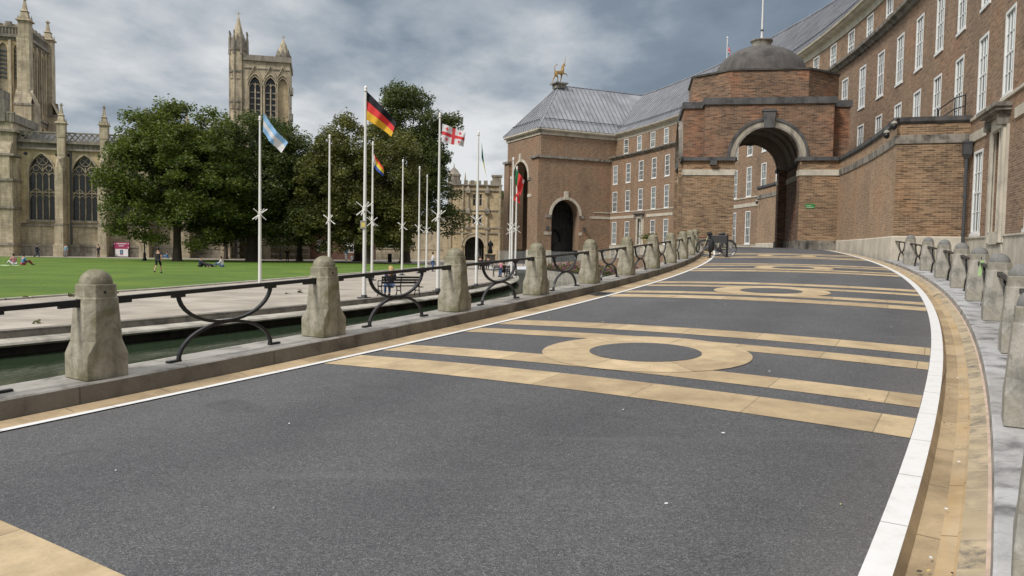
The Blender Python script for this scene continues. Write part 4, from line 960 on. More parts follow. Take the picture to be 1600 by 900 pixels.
while y < VL + e - .1:
    tt = (y + e) / (ap[1] + e) if y < ap[1] else (VL + e - y) / (VL + e - ap[1]); seam(Q(-e, y, 17.87), Q(-e + (ap[0] + e) * tt, y, 17.87 + (RZ - 17.86) * tt)); y += k
mb.setm('lead')
for c_ in (c00, c01): seam(c_, A_, .12, .08)
seam(A_, B_, .16, .08); rf = mb.build('roof', None, pav)
mb = MB(); mb.setm('lead_dark')
f1 = .16; mb.tube([Q(-e + .9 + .3, -e + .9, 19.25), Q(12.5, -e + .9, 19.25)], .06, 5); mb.tube([Q(-e + .9, 1.3, 19.2), Q(-e + .9, VL - .8, 19.2)], .06, 5); mb.build('snow_rail', None, rf)
mb = MB(); mb.setm('portland_dirty'); mb.T = Matrix.Translation(A_); 
ang = math.atan2(U.y, U.x); mb.T = Matrix.Translation(A_) @ Matrix.Rotation(ang, 4, 'Z'); mb.box(-.7, .7, -.7, .7, -.45, .15); mb.box(-.95, .95, -.95, .95, .15, .32); mb.build('statue_base', None, pav)
# inner hall behind the arches, its shade put into near-black sheets
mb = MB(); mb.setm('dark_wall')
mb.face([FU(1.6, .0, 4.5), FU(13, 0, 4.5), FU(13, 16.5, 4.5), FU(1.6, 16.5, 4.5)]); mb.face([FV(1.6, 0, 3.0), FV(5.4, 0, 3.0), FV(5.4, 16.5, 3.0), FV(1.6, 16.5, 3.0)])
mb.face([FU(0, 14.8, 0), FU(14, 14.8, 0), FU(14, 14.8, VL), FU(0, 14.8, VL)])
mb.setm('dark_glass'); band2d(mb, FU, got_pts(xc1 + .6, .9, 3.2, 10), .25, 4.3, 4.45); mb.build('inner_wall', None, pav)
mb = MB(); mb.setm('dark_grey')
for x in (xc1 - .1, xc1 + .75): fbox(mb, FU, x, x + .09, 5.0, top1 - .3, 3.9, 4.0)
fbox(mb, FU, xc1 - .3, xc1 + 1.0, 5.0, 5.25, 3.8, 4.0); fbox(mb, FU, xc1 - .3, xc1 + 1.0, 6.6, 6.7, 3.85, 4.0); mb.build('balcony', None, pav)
# wall lamps by the arch and iron downpipe
mb = MB(); mb.setm('dark_grey')
for x in (xc1 - hw1 - .7, xc1 + hw1 + .7): fbox(mb, FU, x - .16, x + .16, 4.6, 5.1, -.45, -.15); fbox(mb, FU, x - .04, x + .04, 4.75, 4.85, -.15, .05)
mb.build('wall_lamp', None, pav)
mb = MB(); mb.setm('dark_grey'); q = FU(11.0, 0, -.12); mb.tube([(q.x, q.y, 2), (q.x, q.y, 14)], .09, 6); mb.build('downpipe', None, pav)
# ------------------------------------------------------------------ gilded unicorn on the roof
def skin_fig(name, verts, edges, rad, mat, parent=None, sub=1, root=0):
    me = bpy.data.meshes.new(name); me.from_pydata([tuple(v) for v in verts], edges, []); me.update()
    o = bpy.data.objects.new(name, me); COL.objects.link(o); me.materials.append(M[mat])
    md = o.modifiers.new('skin', 'SKIN'); md.use_smooth_shade = True
    if not me.skin_vertices: me.attributes.new  # layer is made by the modifier
    sv = me.skin_vertices[0].data if len(me.skin_vertices) else None
    if sv is None: raise RuntimeError('no skin layer')
    for i, r_ in enumerate(rad): sv[i].radius = (r_, r_) if not isinstance(r_, tuple) else r_
    sv[root].use_root = True
    ss = o.modifiers.new('sub', 'SUBSURF'); ss.levels = sub; ss.render_levels = sub
    if parent is not None: o.parent = parent
    return o
ub = A_ + Vector((0, 0, .32))
uni = thing('unicorn_statue', 'gilded unicorn standing on the peak of the corner roof', 'statue', tuple(ub), R(20)); uni.scale = (.78, .78, .78)
V_ = [(-.62, 0, 1.85), (-.15, 0, 1.80), (.35, 0, 1.95), (.62, 0, 2.25), (.70, 0, 2.85), (.78, 0, 3.25), (1.0, 0, 3.30), (1.18, 0, 3.22),
      (-.72, .16, 1.35), (-.98, .18, .95), (-1.12, .18, .5), (-1.35, .18, .02), (-.60, -.16, 1.30), (-.35, -.18, .95), (-.42, -.18, .5), (-.25, -.18, .02),
      (.50, .16, 1.45), (.42, .17, .9), (.30, .17, .5), (.22, .17, .02), (.72, -.16, 1.75), (1.25, -.16, 1.75), (1.45, -.16, 1.35),
      (-.88, 0, 2.15), (-.98, 0, 2.7), (-.75, 0, 3.1), (-.35, 0, 3.3)]
E_ = [(0, 1), (1, 2), (2, 3), (3, 4), (4, 5), (5, 6), (6, 7), (0, 8), (8, 9), (9, 10), (10, 11), (0, 12), (12, 13), (13, 14), (14, 15), (2, 16), (16, 17), (17, 18), (18, 19), (2, 20), (20, 21), (21, 22), (0, 23), (23, 24), (24, 25), (25, 26)]
r_ = [.33, .28, .34, .27, .18, .17, .12, .08, .2, .12, .08, .07, .2, .12, .08, .07, .17, .10, .07, .07, .15, .09, .06, .07, .06, .08, .05]
skin_fig('body', V_, E_, r_, 'bronze', uni, 2, 1)
mb = MB(); mb.setm('bronze'); mb.tube([(.95, 0, 3.4), (1.05, 0, 4.0), (1.14, 0, 4.95)], [.075, .05, .012], 8); mb.rel = False; mb.build('horn', None, uni)
mb = MB(); mb.setm('bronze'); mb.rel = False
for s_ in (-1, 1): mb.tube([(.78, .07 * s_, 3.38), (.74, .12 * s_, 3.62)], [.06, .015], 6)
mb.tube([(.66, 0, 3.4), (.52, 0, 3.05), (.44, 0, 2.6), (.38, 0, 2.3)], [.05, .10, .09, .05], 6); mb.build('mane', None, uni)
# ------------------------------------------------------------------ cathedral
CO = Vector((-64.2, 104.0, 0)); ca_ = R(14); CU = Vector((math.cos(ca_), math.sin(ca_), 0)); CV = Vector((-math.sin(ca_), math.cos(ca_), 0))
def fr(o, u, v): return lambda x, z, d: o + u * x + v * d + Vector((0, 0, z))
FC = fr(CO, CU, CV)
cath = thing('cathedral', 'pale medieval stone cathedral with tall traceried windows and pinnacled towers', 'cathedral', tuple(FC(0, 0, 5)))
def fx_(F, px): return fpx(F, px)
wx = [fpx(FC, 66), fpx(FC, 133)]; pitch = wx[1] - wx[0]; wins = [wx[0] + pitch * i for i in range(0, 7)]
print('cath bays', wx, pitch, 'parapet z', zat(FC, 1, 207, 70), zat(FC, 9, 212, 160), 'win', zat(FC, wx[0], 240, 66), zat(FC, wx[0], 345, 66))
HWN = 1.55; WZ0 = 4.9; WZS = 11.1
XE = 25.0
mb = MB(); mb.setm('cath_warm')
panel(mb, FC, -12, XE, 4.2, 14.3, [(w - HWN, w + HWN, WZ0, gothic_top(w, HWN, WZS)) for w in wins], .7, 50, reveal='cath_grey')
mb.setm('cath_stone'); panel(mb, FC, -12, XE, 0, 4.2, (), .5, 60)
mb.build('wall', None, cath)
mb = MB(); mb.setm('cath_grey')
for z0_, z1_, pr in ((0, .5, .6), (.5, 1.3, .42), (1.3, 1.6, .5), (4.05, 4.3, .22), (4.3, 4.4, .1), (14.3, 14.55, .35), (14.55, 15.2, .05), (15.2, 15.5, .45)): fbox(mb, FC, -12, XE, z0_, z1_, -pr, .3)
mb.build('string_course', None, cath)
mb = MB(); mb.setm('cath_grey')
fbox(mb, FC, -12, XE, 15.5, 15.65, -.3, 0); fbox(mb, FC, -12, XE, 16.55, 16.75, -.32, .05)
x = -12
while x < 22:
    for s_ in (-1, 1): band2d(mb, FC, [(x + .35 - s_ * .35, 15.65), (x + .35 + s_ * .35, 16.55)], .12, -.25, -.08)
    x += .7
mb.build('parapet', None, cath)
# roof behind the parapet
mb = MB(); mb.setm('lead_dark'); mb.face([FC(-12, 15.6, .8), FC(XE, 15.6, .8), FC(XE, 17.2, 6), FC(-12, 17.2, 6)]); mb.face([FC(-12, 17.2, 6), FC(XE, 17.2, 6), FC(XE, 15, 14), FC(-12, 15, 14)])
mb.build('roof', None, cath)
mb = MB(); mb.setm('cath_stone'); fbox(mb, FC, -11.9, XE - .1, 0, 15.5, .9, 14); mb.build('nave', None, cath)
def pinnacle(mb, F, x, d, z, h, w=.5):
    c = F(x, 0, d)
    def sq(a, zz): return [c + CU * (sx_ * a) + CV * (sy_ * a) + Vector((0, 0, zz)) for sx_, sy_ in ((-1, -1), (1, -1), (1, 1), (-1, 1))]
    mb.loops([sq(w, z), sq(w, z + h * .38), sq(w * 1.35, z + h * .40), sq(w * 1.3, z + h * .43), sq(w * .85, z + h * .45), sq(w * .55, z + h * .62), sq(w * .72, z + h * .64), sq(w * .42, z + h * .67), sq(w * .14, z + h * .93), sq(w * .14, z + h * .94)])
    mb.loops([sq(w * .38, z + h * .93), sq(w * .38, z + h * .955)]); mb.loops([sq(w * .12, z + h * .95), sq(w * .12, z + h)])
    for k in range(4):     # gablets at the spirelet foot
        a = [CU, CV, -CU, -CV][k]; b_ = [CV, -CU, -CV, CU][k]; q = c + a * w * 1.2
        mb.face([q + b_ * w * .8 + Vector((0, 0, z + h * .40)), q - b_ * w * .8 + Vector((0, 0, z + h * .40)), q * 1 + Vector((0, 0, z + h * .56))])
bx = [w + pitch / 2 for w in wins[:6]]
for i, x in enumerate(bx):
    mb = MB(); mb.setm('cath_stone')
    fbox(mb, FC, x - .62, x + .62, 0, 1.6, -2.5, 0); fbox(mb, FC, x - .52, x + .52, 1.6, 4.3, -2.2, 0); fbox(mb, FC, x - .46, x + .46, 4.3, 11.6, -1.9, 0)
    P = [FC(x - .46, 11.6, -1.9), FC(x + .46, 11.6, -1.9), FC(x + .46, 13.4, -1.0), FC(x - .46, 13.4, -1.0), FC(x, 12.9, -1.9)]
    mb.face([P[0], P[1], P[4]]); mb.face([P[1], P[2], P[3]]); mb.face([P[0], P[4], P[3]]); mb.face([P[1], P[2], P[4]]); fbox(mb, FC, x - .46, x + .46, 11.6, 16.2, -.95, 0)
    mb.setm('cath_grey'); fbox(mb, FC, x - .55, x + .55, 4.2, 4.42, -2.25, 0)
    mb.setm('cath_stone'); pinnacle(mb, FC, x, -.5, 16.0, 4.6, .5)
    mb.build('buttress', None, cath)
mb = MB(); mb.setm('dark_grey'); q = FC(bx[0] + .95, 0, -.15); mb.tube([(q.x, q.y, .5), (q.x, q.y, 14.6)], .13, 6); mb.setm('cath_grey'); pinnacle(mb, FC, wins[1] + 1.9, 1.5, 15.5, 3.3, .22); mb.build('downpipe', None, cath)
for w in wins:
    mb = MB(); mb.setm('cath_stone')
    def bar_(pts, wd=.11, d0=.32, d1=.5): band2d(mb, FC, pts, wd, d0, d1)
    for i in (-1, 0, 1): fbox(mb, FC, w + i * HWN / 2 - .06, w + i * HWN / 2 + .06, WZ0, WZS + (.2 if i else 1.0), .32, .5)
    for s_ in (-1, 1):
        for zt in (WZS - 0.5, 7.6):
            for q_ in (-.5, .5): bar_([(x_, z_) for x_, z_ in got_pts(w + s_ * HWN / 2 + q_ * HWN / 2, HWN / 4, zt, 8)], .07)
        bar_(got_pts(w + s_ * HWN / 2, HWN / 2, WZS - .15, 12), .10); bar_(got_pts(w + s_ * HWN / 2, HWN / 2, 7.75, 12), .09)
        cx_, cz_ = w + s_ * HWN * .5, WZS + .75
        bar_([(cx_ + .33 * math.cos(a), cz_ + .33 * math.sin(a)) for a in [R(-30 * k) for k in range(13)]], .07)
    fbox(mb, FC, w - HWN, w + HWN, 8.55, 8.72, .30, .5)
    bar_([(w + .62 * math.cos(a), WZS + 1.85 + .62 * math.sin(a)) for a in [R(-24 * k) for k in range(16)]], .10)
    for k in range(4): bar_([(w, WZS + 1.85), (w + .6 * math.cos(R(45 + 90 * k)), WZS + 1.85 + .6 * math.sin(R(45 + 90 * k)))], .07)
    band2d(mb, FC, got_pts(w, HWN, WZS, 18), .22, -.14, .1); band2d(mb, FC, [(w - HWN, WZ0), (w - HWN, WZS)], .16, -.08, .1); band2d(mb, FC, [(w + HWN, WZS), (w + HWN, WZ0)], .16, -.08, .1)
    mb.setm('cath_grey'); fbox(mb, FC, w - HWN - .3, w + HWN + .3, WZ0 - .3, WZ0, -.25, .4)
    wn = mb.build('window', None, cath)
    mb = MB(); mb.setm('dark_glass'); mb.face([FC(w - HWN, WZ0, .46), FC(w + HWN, WZ0, .46), FC(w + HWN, WZS + 3.2, .46), FC(w - HWN, WZS + 3.2, .46)]); mb.build('pane', None, wn)
    mb = MB(); mb.setm('dark_glass')
    for s_ in (-1, 1): mb.tube([FC(w + s_ * 1.9, 13.7, -.02), FC(w + s_ * 1.9, 13.7, .05)], .26, 8)
    mb.build('roundel', None, wn)
# transept mass at the left
xt = fpx(FC, 29)
FT = fr(CO + CU * (xt - 9) - CV * 1.6, CU, CV)
mb = MB(); mb.setm('cath_stone'); fbox(mb, FT, 0, 9, 0, 17.6, 0, 9)
fbox(mb, FT, 5.6, 9.3, 0, 9.8, -1.3, 0); fbox(mb, FT, 5.8, 8.9, 9.8, 13.2, -1.0, 0); fbox(mb, FT, 8.2, 9.35, 0, 13.0, 0, 2.0)
P = [FT(5.8, 13.2, -1.0), FT(8.9, 13.2, -1.0), FT(8.9, 15.0, 0), FT(5.8, 15.0, 0)]; mb.face(P); mb.face([P[1], P[2], FT(8.9, 13.2, 0)])
mb.setm('cath_grey')
for z in (1.4, 6.2, 9.8, 13.1, 16.3): fbox(mb, FT, -.2, 9.45, z, z + .3, -1.45 if z < 10 else (-1.15 if z < 14 else -.3), 9)
fbox(mb, FT, 0, 9.2, 17.6, 18.7, -.15, .1); fbox(mb, FT, 9.0, 9.25, 17.6, 18.7, 0, 9); fbox(mb, FT, -.1, 9.3, 18.7, 18.9, -.22, .15)
fbox(mb, FT, 6.2, 8.2, 17.6, 21.6, -.3, 1.6); pinnacle(mb, FT, 7.2, .6, 21.6, .6, .3)
x = .3
while x < 9: fbox(mb, FT, x, x + .12, 17.7, 18.7, -.22, -.15); x += .45
mb.build('transept', None, cath)
# crossing tower
TO = FC(fpx(fr(CO + CV * 9.2, CU, CV), 43.5) - 9.6, 0, 9.2); TS = 9.6
FA = fr(TO, CU, CV); FB = fr(TO + CU * TS, CV, -CU)      # left (front) face and right face
tz = zat(FA, TS, 38, 44); print('tower top z', tz)
t1 = MB(); t1.setm('cath_warm')
for F in (FA, FB):
    ops = []
    for i in range(5):
        x = TS * (i + .5) / 5
        if i not in (0, 4) or True: ops.append((x - .55, x + .55, 21.2, gothic_top(x, .55, 29.3)))
        ops.append((x - .55, x + .55, 15.2 if F is FB else 14.5, gothic_top(x, .55, 18.3)))
    panel(t1, F, 0, TS, 8, tz - 2.0, ops, .35, 50, nar=8, reveal='cath_grey')
t1.setm('cath_stone'); t1.face([FA(0, 8, .36), FA(TS, 8, .36), FA(TS, tz, .36), FA(0, tz, .36)]); t1.face([FB(0, 8, .36), FB(TS, 8, .36), FB(TS, tz, .36), FB(0, tz, .36)])
t1.face([FA(0, 8, TS), FA(TS, 8, TS), FA(TS, tz, TS), FA(0, tz, TS)]); t1.face([FA(0, 8, 0), FA(0, 8, TS), FA(0, tz, TS), FA(0, tz, 0)])
tower = t1.build('tower', None, cath)
mb = MB(); mb.setm('cath_grey')
for F in (FA, FB):
    for z, h, p_ in ((20.0, .35, .35), (19.4, .6, .12), (tz - 2.0, .4, .4), (tz - 2.4, .4, .15), (14.0, .4, .3)): fbox(mb, F, -.3, TS + .3, z, z + h, -p_, .2)
    fbox(mb, F, 0, TS, tz - 1.6, tz - .6, -.05, .2); fbox(mb, F, -.1, TS + .1, tz - .6, tz - .4, -.2, .2)
    x = .4
    while x < TS - .4: fbox(mb, F, x, x + .16, tz - 1.6, tz - .6, -.16, -.05); x += .42
    x = .9
    while x < TS - 1: fbox(mb, F, x, x + .8, tz - .4, tz + .25, -.05, .25); x += 1.55
    mb.setm('cath_stone')
    for i in range(6): x = TS * i / 5; fbox(mb, F, x - .16, x + .16, 20.4, tz - 2.4, -.28, .1)
    mb.setm('cath_grey')
mb.build('string_course', None, tower)
mb = MB(); mb.setm('dark_grey')
for F, lst in ((FA, (3, 4)), (FB, (1, 2))):
    for i in lst:
        x = TS * (i + .5) / 5
        for j in range(7): fbox(mb, F, x - .5, x + .5, 25.3 + j * .62, 25.55 + j * .62, .2, .36)
mb.build('louvre', None, tower)
for i, (x, d) in enumerate(((TS, 0), (TS, TS), (0, 0), (0, TS))):
    mb = MB(); mb.setm('cath_stone')
    q = lambda xx, z, dd: FA(x + xx, z, d + dd)
    fbox(mb, q, -.9, .7, 8, tz - 2, -.7, .9)
    sx_ = 1 if x else -1; sy_ = -1 if d == 0 else 1
    fbox(mb, q, -1.1, 1.1, 8, 21.6, min(sy_ * 1.5, 0), max(sy_ * 1.5, 0)); fbox(mb, q, min(0, sx_ * 1.5), max(0, sx_ * 1.5), 8, 21.6, -1.1, 1.1)
    fbox(mb, q, -1.3, 1.3, 8, 15.5, min(sy_ * 2.0, 0), max(sy_ * 2.0, 0)); fbox(mb, q, min(0, sx_ * 2.0), max(0, sx_ * 2.0), 8, 15.5, -1.3, 1.3)
    for s_, zz, a in ((1.5, 21.6, 1.1), (2.0, 15.5, 1.3)):
        mb.face([q(-a, zz, sy_ * s_), q(a, zz, sy_ * s_), q(a, zz + 2.0, sy_ * .6), q(-a, zz + 2.0, sy_ * .6)])
        mb.face([q(sx_ * s_, zz, -a), q(sx_ * s_, zz, a), q(sx_ * .6, zz + 2.0, a), q(sx_ * .6, zz + 2.0, -a)])
    mb.setm('cath_grey')
    fbox(mb, q, -1.2, 1.2, 21.3, 21.6, -1.2 if sy_ > 0 else -1.6, 1.2 if sy_ < 0 else 1.6); fbox(mb, q, -1.4 if sx_ > 0 else -2.1, 1.4 if sx_ < 0 else 2.1, 15.2, 15.5, -1.4 if sy_ > 0 else -2.1, 1.4 if sy_ < 0 else 2.1)
    mb.setm('cath_stone'); pinnacle(mb, FA, x, d, tz - 2, 5.9 if i == 0 else 5.2, .72); mb.build('corner_buttress', None, tower)
# west tower
WO = Vector((-48.0, 130.0, 0)); FW = fr(WO, CU, CV); FWR = fr(WO + CU * 10.4, CV, -CU)
def xw(px): return fpx(FW, px)
zr = zat(FW, 5, 90, 400); print('west x', xw(357), xw(386), xw(398), xw(422), xw(441), xw(455), 'roof', zr, 'spireL', zat(FW, 1.5, 15, 371), zat(FW, 8, 52, 441))
xl0, xl1 = xw(357.5), xw(386); xr = xw(455)
mb = MB(); mb.setm('cath_stone')
lan = [(xw(398.5), True), (xw(422.5), True), (xw(441.5), False)]
zt = zat(FW, 5, 120, 398); zb = 14.0
ops = [(x - .85, x + .85, zb if o else zb, gothic_top(x, .85, zt - 1.5)) for x, o in lan]
panel(mb, FW, xl1 - .6, xr - .3, 6, zr - .6, ops, .6, 50, nar=10, reveal='cath_grey')
mb.setm('cath_warm'); mb.face([FW(lan[2][0] - .9, zb, .3), FW(lan[2][0] + .9, zb, .3), FW(lan[2][0] + .9, zt, .3), FW(lan[2][0] - .9, zt, .3)])
mb.setm('cath_stone'); L10 = xr - .3
mb.face([FW(L10, 6, 0), FW(L10, 6, 10), FW(L10, zr, 10), FW(L10, zr, 0)]); mb.face([FW(xl0 + .5, 6, 1), FW(xl0 + .5, 6, 10), FW(xl0 + .5, zr, 10), FW(xl0 + .5, zr, 1)]); mb.face([FW(xl0, 6, 10), FW(L10, 6, 10), FW(L10, zr, 10), FW(xl0, zr, 10)])
wt = mb.build('west_tower', None, cath)
mb = MB(); mb.setm('dark_glass')
for x, o in lan[:2]: mb.face([FW(x - .85, zb, .55), FW(x + .85, zb, .55), FW(x + .85, zt, .55), FW(x - .85, zt, .55)])
mb.setm('cath_grey')
for x, o in lan[:2]:
    for k in range(14): fbox(mb, FW, x - .8, x + .8, zb + .6 + k * 1.0, zb + .85 + k * 1.0, .3, .5)
mb.setm('cath_stone')
for x, o in lan[:2]:
    fbox(mb, FW, x - .10, x + .10, zb, zt - 1.0, .15, .4)
    for s_ in (-1, 1): band2d(mb, FW, got_pts(x + s_ * .42, .42, zt - 1.9, 8), .1, .15, .35)
mb.build('louvre', None, wt)
mb = MB(); mb.setm('cath_stone')
for x, o in lan:
    band2d(mb, FW, got_pts(x, .85, zt - 1.5, 14), .16, -.18, .1); band2d(mb, FW, got_pts(x, 1.1, zt - 1.5, 14), .14, -.30, .1)
    for s_ in (-1, 1): fbox(mb, FW, x + s_ * 1.05 - .11, x + s_ * 1.05 + .11, zb, zt - 1.5, -.3, .1)
    band2d(mb, FW, [(x - 1.2, zt - .6), (x, zt + 1.75), (x + 1.2, zt - .6)], .14, -.22, .05)
mb.setm('cath_grey'); fbox(mb, FW, xl1 - .6, xr, zr - .6, zr - .2, -.35, .2); fbox(mb, FW, xl1 - .6, xr, zr - .2, zr + .35, -.2, .2); fbox(mb, FW, xl1 - .6, xr - .1, zr - 1.9, zr - 1.75, -.12, .1)
fbox(mb, FW, L10 - .1, L10 + .2, zr - .6, zr + .3, 0, 10)
for k in range(9): fbox(mb, FW, L10 - .1, L10 + .55 - .25 * (k % 2), 10 + k * 2.2, 11.2 + k * 2.2, -.3, 1.2)
mb.build('moulding', None, wt)
def turret(cx_, d, r, z0_, z1_, zs, bands, nm, crown_):
    c = FW(cx_, 0, d)
    def oc(rr, z, n=8): return [c + Vector((rr * math.cos(2 * math.pi * (i + .5) / n + ca_), rr * math.sin(2 * math.pi * (i + .5) / n + ca_), z)) for i in range(n)]
    mb = MB(); mb.setm('cath_stone'); mb.loops([oc(r, z0_), oc(r, z1_)])
    for i in range(8):
        p = oc(r * 1.02, 0)[i]; mb.tube([p + Vector((0, 0, z0_)), p + Vector((0, 0, z1_))], .13, 5)
        a, b_ = oc(r, 0)[i], oc(r, 0)[(i + 1) % 8]; m_ = (a + b_) / 2; o_ = (m_ - c).normalized() * .12; w_ = (b_ - a) * .38
        for zz in bands: mb.face([m_ - w_ + o_ + Vector((0, 0, zz - .5)), m_ + w_ + o_ + Vector((0, 0, zz - .5)), m_ + o_ + Vector((0, 0, zz + .5))])
    mb.setm('cath_grey')
    for zz in bands: mb.loops([oc(r * 1.10, zz + .6), oc(r * 1.12, zz + .9)])
    mb.loops([oc(r * 1.12, z1_ - .3), oc(r * 1.16, z1_)]); mb.setm('cath_stone')
    mb.loops([oc(r * .92, z1_), oc(r * .8, z1_ + (zs - z1_) * .16), oc(r * .42, z1_ + (zs - z1_) * .55), oc(.07, zs - .7), oc(.05, zs - .65)])
    mb.tube([c + Vector((0, 0, zs - .8)), c + Vector((0, 0, zs))], .07, 5); mb.tube([c + CU * -.32 + Vector((0, 0, zs - .3)), c + CU * .32 + Vector((0, 0, zs - .3))], .07, 5)
    if crown_:
        mb.setm('cath_grey')
        for i in range(8):
            p = oc(r * 1.02, 0)[i]
            mb.tube([p + Vector((0, 0, z1_ - 1.0)), p + Vector((0, 0, z1_ + 1.6)), p + Vector((0, 0, z1_ + 2.6))], [.24, .2, .04], 5); mb.tube([p + Vector((0, 0, z1_ + 2.4)), p + Vector((0, 0, z1_ + 2.9))], .14, 4)
            a, b_ = oc(r * 1.0, z1_)[i], oc(r * 1.0, z1_)[(i + 1) % 8]; mb.face([a, b_, (a + b_) / 2 * 1 + Vector((0, 0, 2.4))])
    else:
        mb.setm('cath_grey')
        for i in range(8):
            a, b_ = oc(r * 1.05, z1_)[i], oc(r * 1.05, z1_)[(i + 1) % 8]; mb.face([a, b_, (a + b_) / 2 + Vector((0, 0, 1.1))])
    return mb.build(nm, None, wt)
turret((xl0 + xl1) / 2, 1.2, (xl1 - xl0) / 2 * 1.0, 6, zat(FW, 1.5, 75, 371), zat(FW, 1.5, 15, 371), [zat(FW, 1.5, 118, 371), zat(FW, 1.5, 165, 371)], 'turret', True)
turret(xw(441.5), 2.0, 1.25, zr, zat(FW, 8, 84, 441), zat(FW, 8, 50, 441), [], 'turret', False)
# low ranges linking the cathedral west end behind the trees
mb = MB(); mb.setm('cath_stone'); F = fr(Vector((-40, 112.5, 0)), Vector((1, .12, 0)).normalized(), Vector((-.12, 1, 0)).normalized())
fbox(mb, F, 0, 10, 0, 7.0, 0, 5); mb.setm('cath_grey')
for z in (.6, 1.5, 2.4, 6.7): fbox(mb, F, -.1, 10.1, z, z + .3, -.3 - (.3 if z < 2 else 0), .1)
mb.build('west_range', None, cath)
# ------------------------------------------------------------------ red brick house behind the trees
bh = thing('brick_house', 'low red brick house with a white window half hidden behind the trees', 'house', (-27, 118, 0))
F = fr(Vector((-34.5, 114, 0)), Vector((1, .10, 0)).normalized(), Vector((-.10, 1, 0)).normalized())
xw_ = fpx(F, 504); mb = MB(); mb.setm('brick_red'); panel(mb, F, 0, 13.5, 0, 5.6, [(xw_ - .75, xw_ + .75, 1.1, 2.9), (xw_ + 3.2, xw_ + 4.6, 1.1, 2.9)], .25, 40); mb.face([F(13.5, 0, 0), F(13.5, 0, 7), F(13.5, 5.6, 7), F(13.5, 5.6, 0)]); mb.face([F(0, 0, 0), F(0, 0, 7), F(0, 5.6, 7), F(0, 5.6, 0)]); mb.build('wall', None, bh)
mb = MB(); mb.setm('lead_dark'); mb.face([F(-.3, 5.5, -.4), F(13.8, 5.5, -.4), F(13.8, 8.3, 3.5), F(-.3, 8.3, 3.5)]); mb.face([F(-.3, 5.5, 7.4), F(13.8, 5.5, 7.4), F(13.8, 8.3, 3.5), F(-.3, 8.3, 3.5)]); mb.build('roof', None, bh)
for x in (xw_, xw_ + 3.9):
    mb = MB(); mb.setm('white_paint'); fbox(mb, F, x - .75, x + .75, 1.1, 1.2, .1, .2); fbox(mb, F, x - .75, x + .75, 2.0, 2.08, .1, .2); fbox(mb, F, x - .75, x + .75, 2.8, 2.9, .1, .2)
    for q_ in (-.75, -.05, .65): fbox(mb, F, x + q_, x + q_ + .1, 1.2, 2.8, .1, .2)
    fbox(mb, F, x - .65, x + .65, 2.08, 2.8, .16, .19)
    w_ = mb.build('window', None, bh); mb = MB(); mb.setm('glass'); mb.face([F(x - .75, 1.1, .18), F(x + .75, 1.1, .18), F(x + .75, 2.1, .18), F(x - .75, 2.1, .18)]); mb.build('pane', None, w_)
# ------------------------------------------------------------------ gatehouse
FG = fr(Vector((-10.6, 128.6, 0)), Vector((1, .03, 0)).normalized(), Vector((-.03, 1, 0)).normalized())
gate = thing('gatehouse', 'old sandstone gatehouse with a round arch and mullioned windows behind the statue', 'gatehouse', tuple(FG(4.4, 0, 3)))
gx = lambda px: fpx(FG, px)
gz = zat(FG, 4, 290, 745); xa_ = gx(742); ha_ = (gx(757) - gx(727)) / 2; zat_ = zat(FG, 4, 370, 742)
print('gate', gx(703), gx(790), gz, xa_, ha_, zat_, zat(FG, 4, 303, 745), zat(FG, 4, 322, 745), zat(FG, 4, 335, 745), zat(FG, 4, 352, 745))
mb = MB(); mb.setm('cath_warm'); w1 = (zat(FG, 4, 322, 745), zat(FG, 4, 303, 745)); w2 = (zat(FG, 4, 352, 745), zat(FG, 4, 335, 745)); xm0, xm1 = gx(738.5), gx(753)
panel(mb, FG, 0, 8.6, 0, gz, [(xa_ - ha_, xa_ + ha_, 0, arc_top(xa_, ha_, zat_ - ha_)), (xm0, xm1, w2[0], w2[1]), (xm0, xm1, w1[0], w1[1])], .5, 50)
fbox(mb, FG, 8.6, 13, 0, 10.6, .8, 8); fbox(mb, FG, 0.01, 8.59, 4.2, gz - .1, .6, 8); mb.face([FG(0, 0, 0), FG(0, 0, 8), FG(0, gz, 8), FG(0, gz, 0)])
mb.setm('cath_stone'); fbox(mb, FG, -6.5, 0, 0, 7.2, 2, 9); fbox(mb, FG, 3.0, 4.6, gz, gz + 1.0, 3, 5)
mb.build('wall', None, gate)
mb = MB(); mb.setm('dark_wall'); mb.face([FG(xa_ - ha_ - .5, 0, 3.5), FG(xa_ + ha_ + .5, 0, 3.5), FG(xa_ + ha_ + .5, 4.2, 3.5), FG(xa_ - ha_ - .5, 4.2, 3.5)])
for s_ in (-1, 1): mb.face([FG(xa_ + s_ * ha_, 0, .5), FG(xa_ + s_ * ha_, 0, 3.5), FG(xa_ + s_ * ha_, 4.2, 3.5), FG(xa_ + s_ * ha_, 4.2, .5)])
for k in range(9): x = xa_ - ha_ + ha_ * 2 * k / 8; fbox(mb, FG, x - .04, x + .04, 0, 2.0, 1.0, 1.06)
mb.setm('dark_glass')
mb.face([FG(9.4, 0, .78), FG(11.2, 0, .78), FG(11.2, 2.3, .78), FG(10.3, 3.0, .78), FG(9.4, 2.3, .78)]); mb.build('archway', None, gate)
mb = MB(); mb.setm('cath_grey')
for z, p_ in ((zat_ + .55, .2), (gz - .9, .2), (w2[1] + .55, .12), (gz, .3), (w2[0] - .5, .14)): fbox(mb, FG, -.15, 8.75, z, z + .18, -p_, .3)
fbox(mb, FG, 8.6, 13.1, 10.5, 10.75, .55, 1)
for k in range(8): fbox(mb, FG, .1 + k * 1.1, .75 + k * 1.1, gz + .18, gz + .85, -.15, .15)
for k in range(4): fbox(mb, FG, -6.4 + k * 1.7, -5.5 + k * 1.7, 7.2, 7.8, 1.9, 2.3)
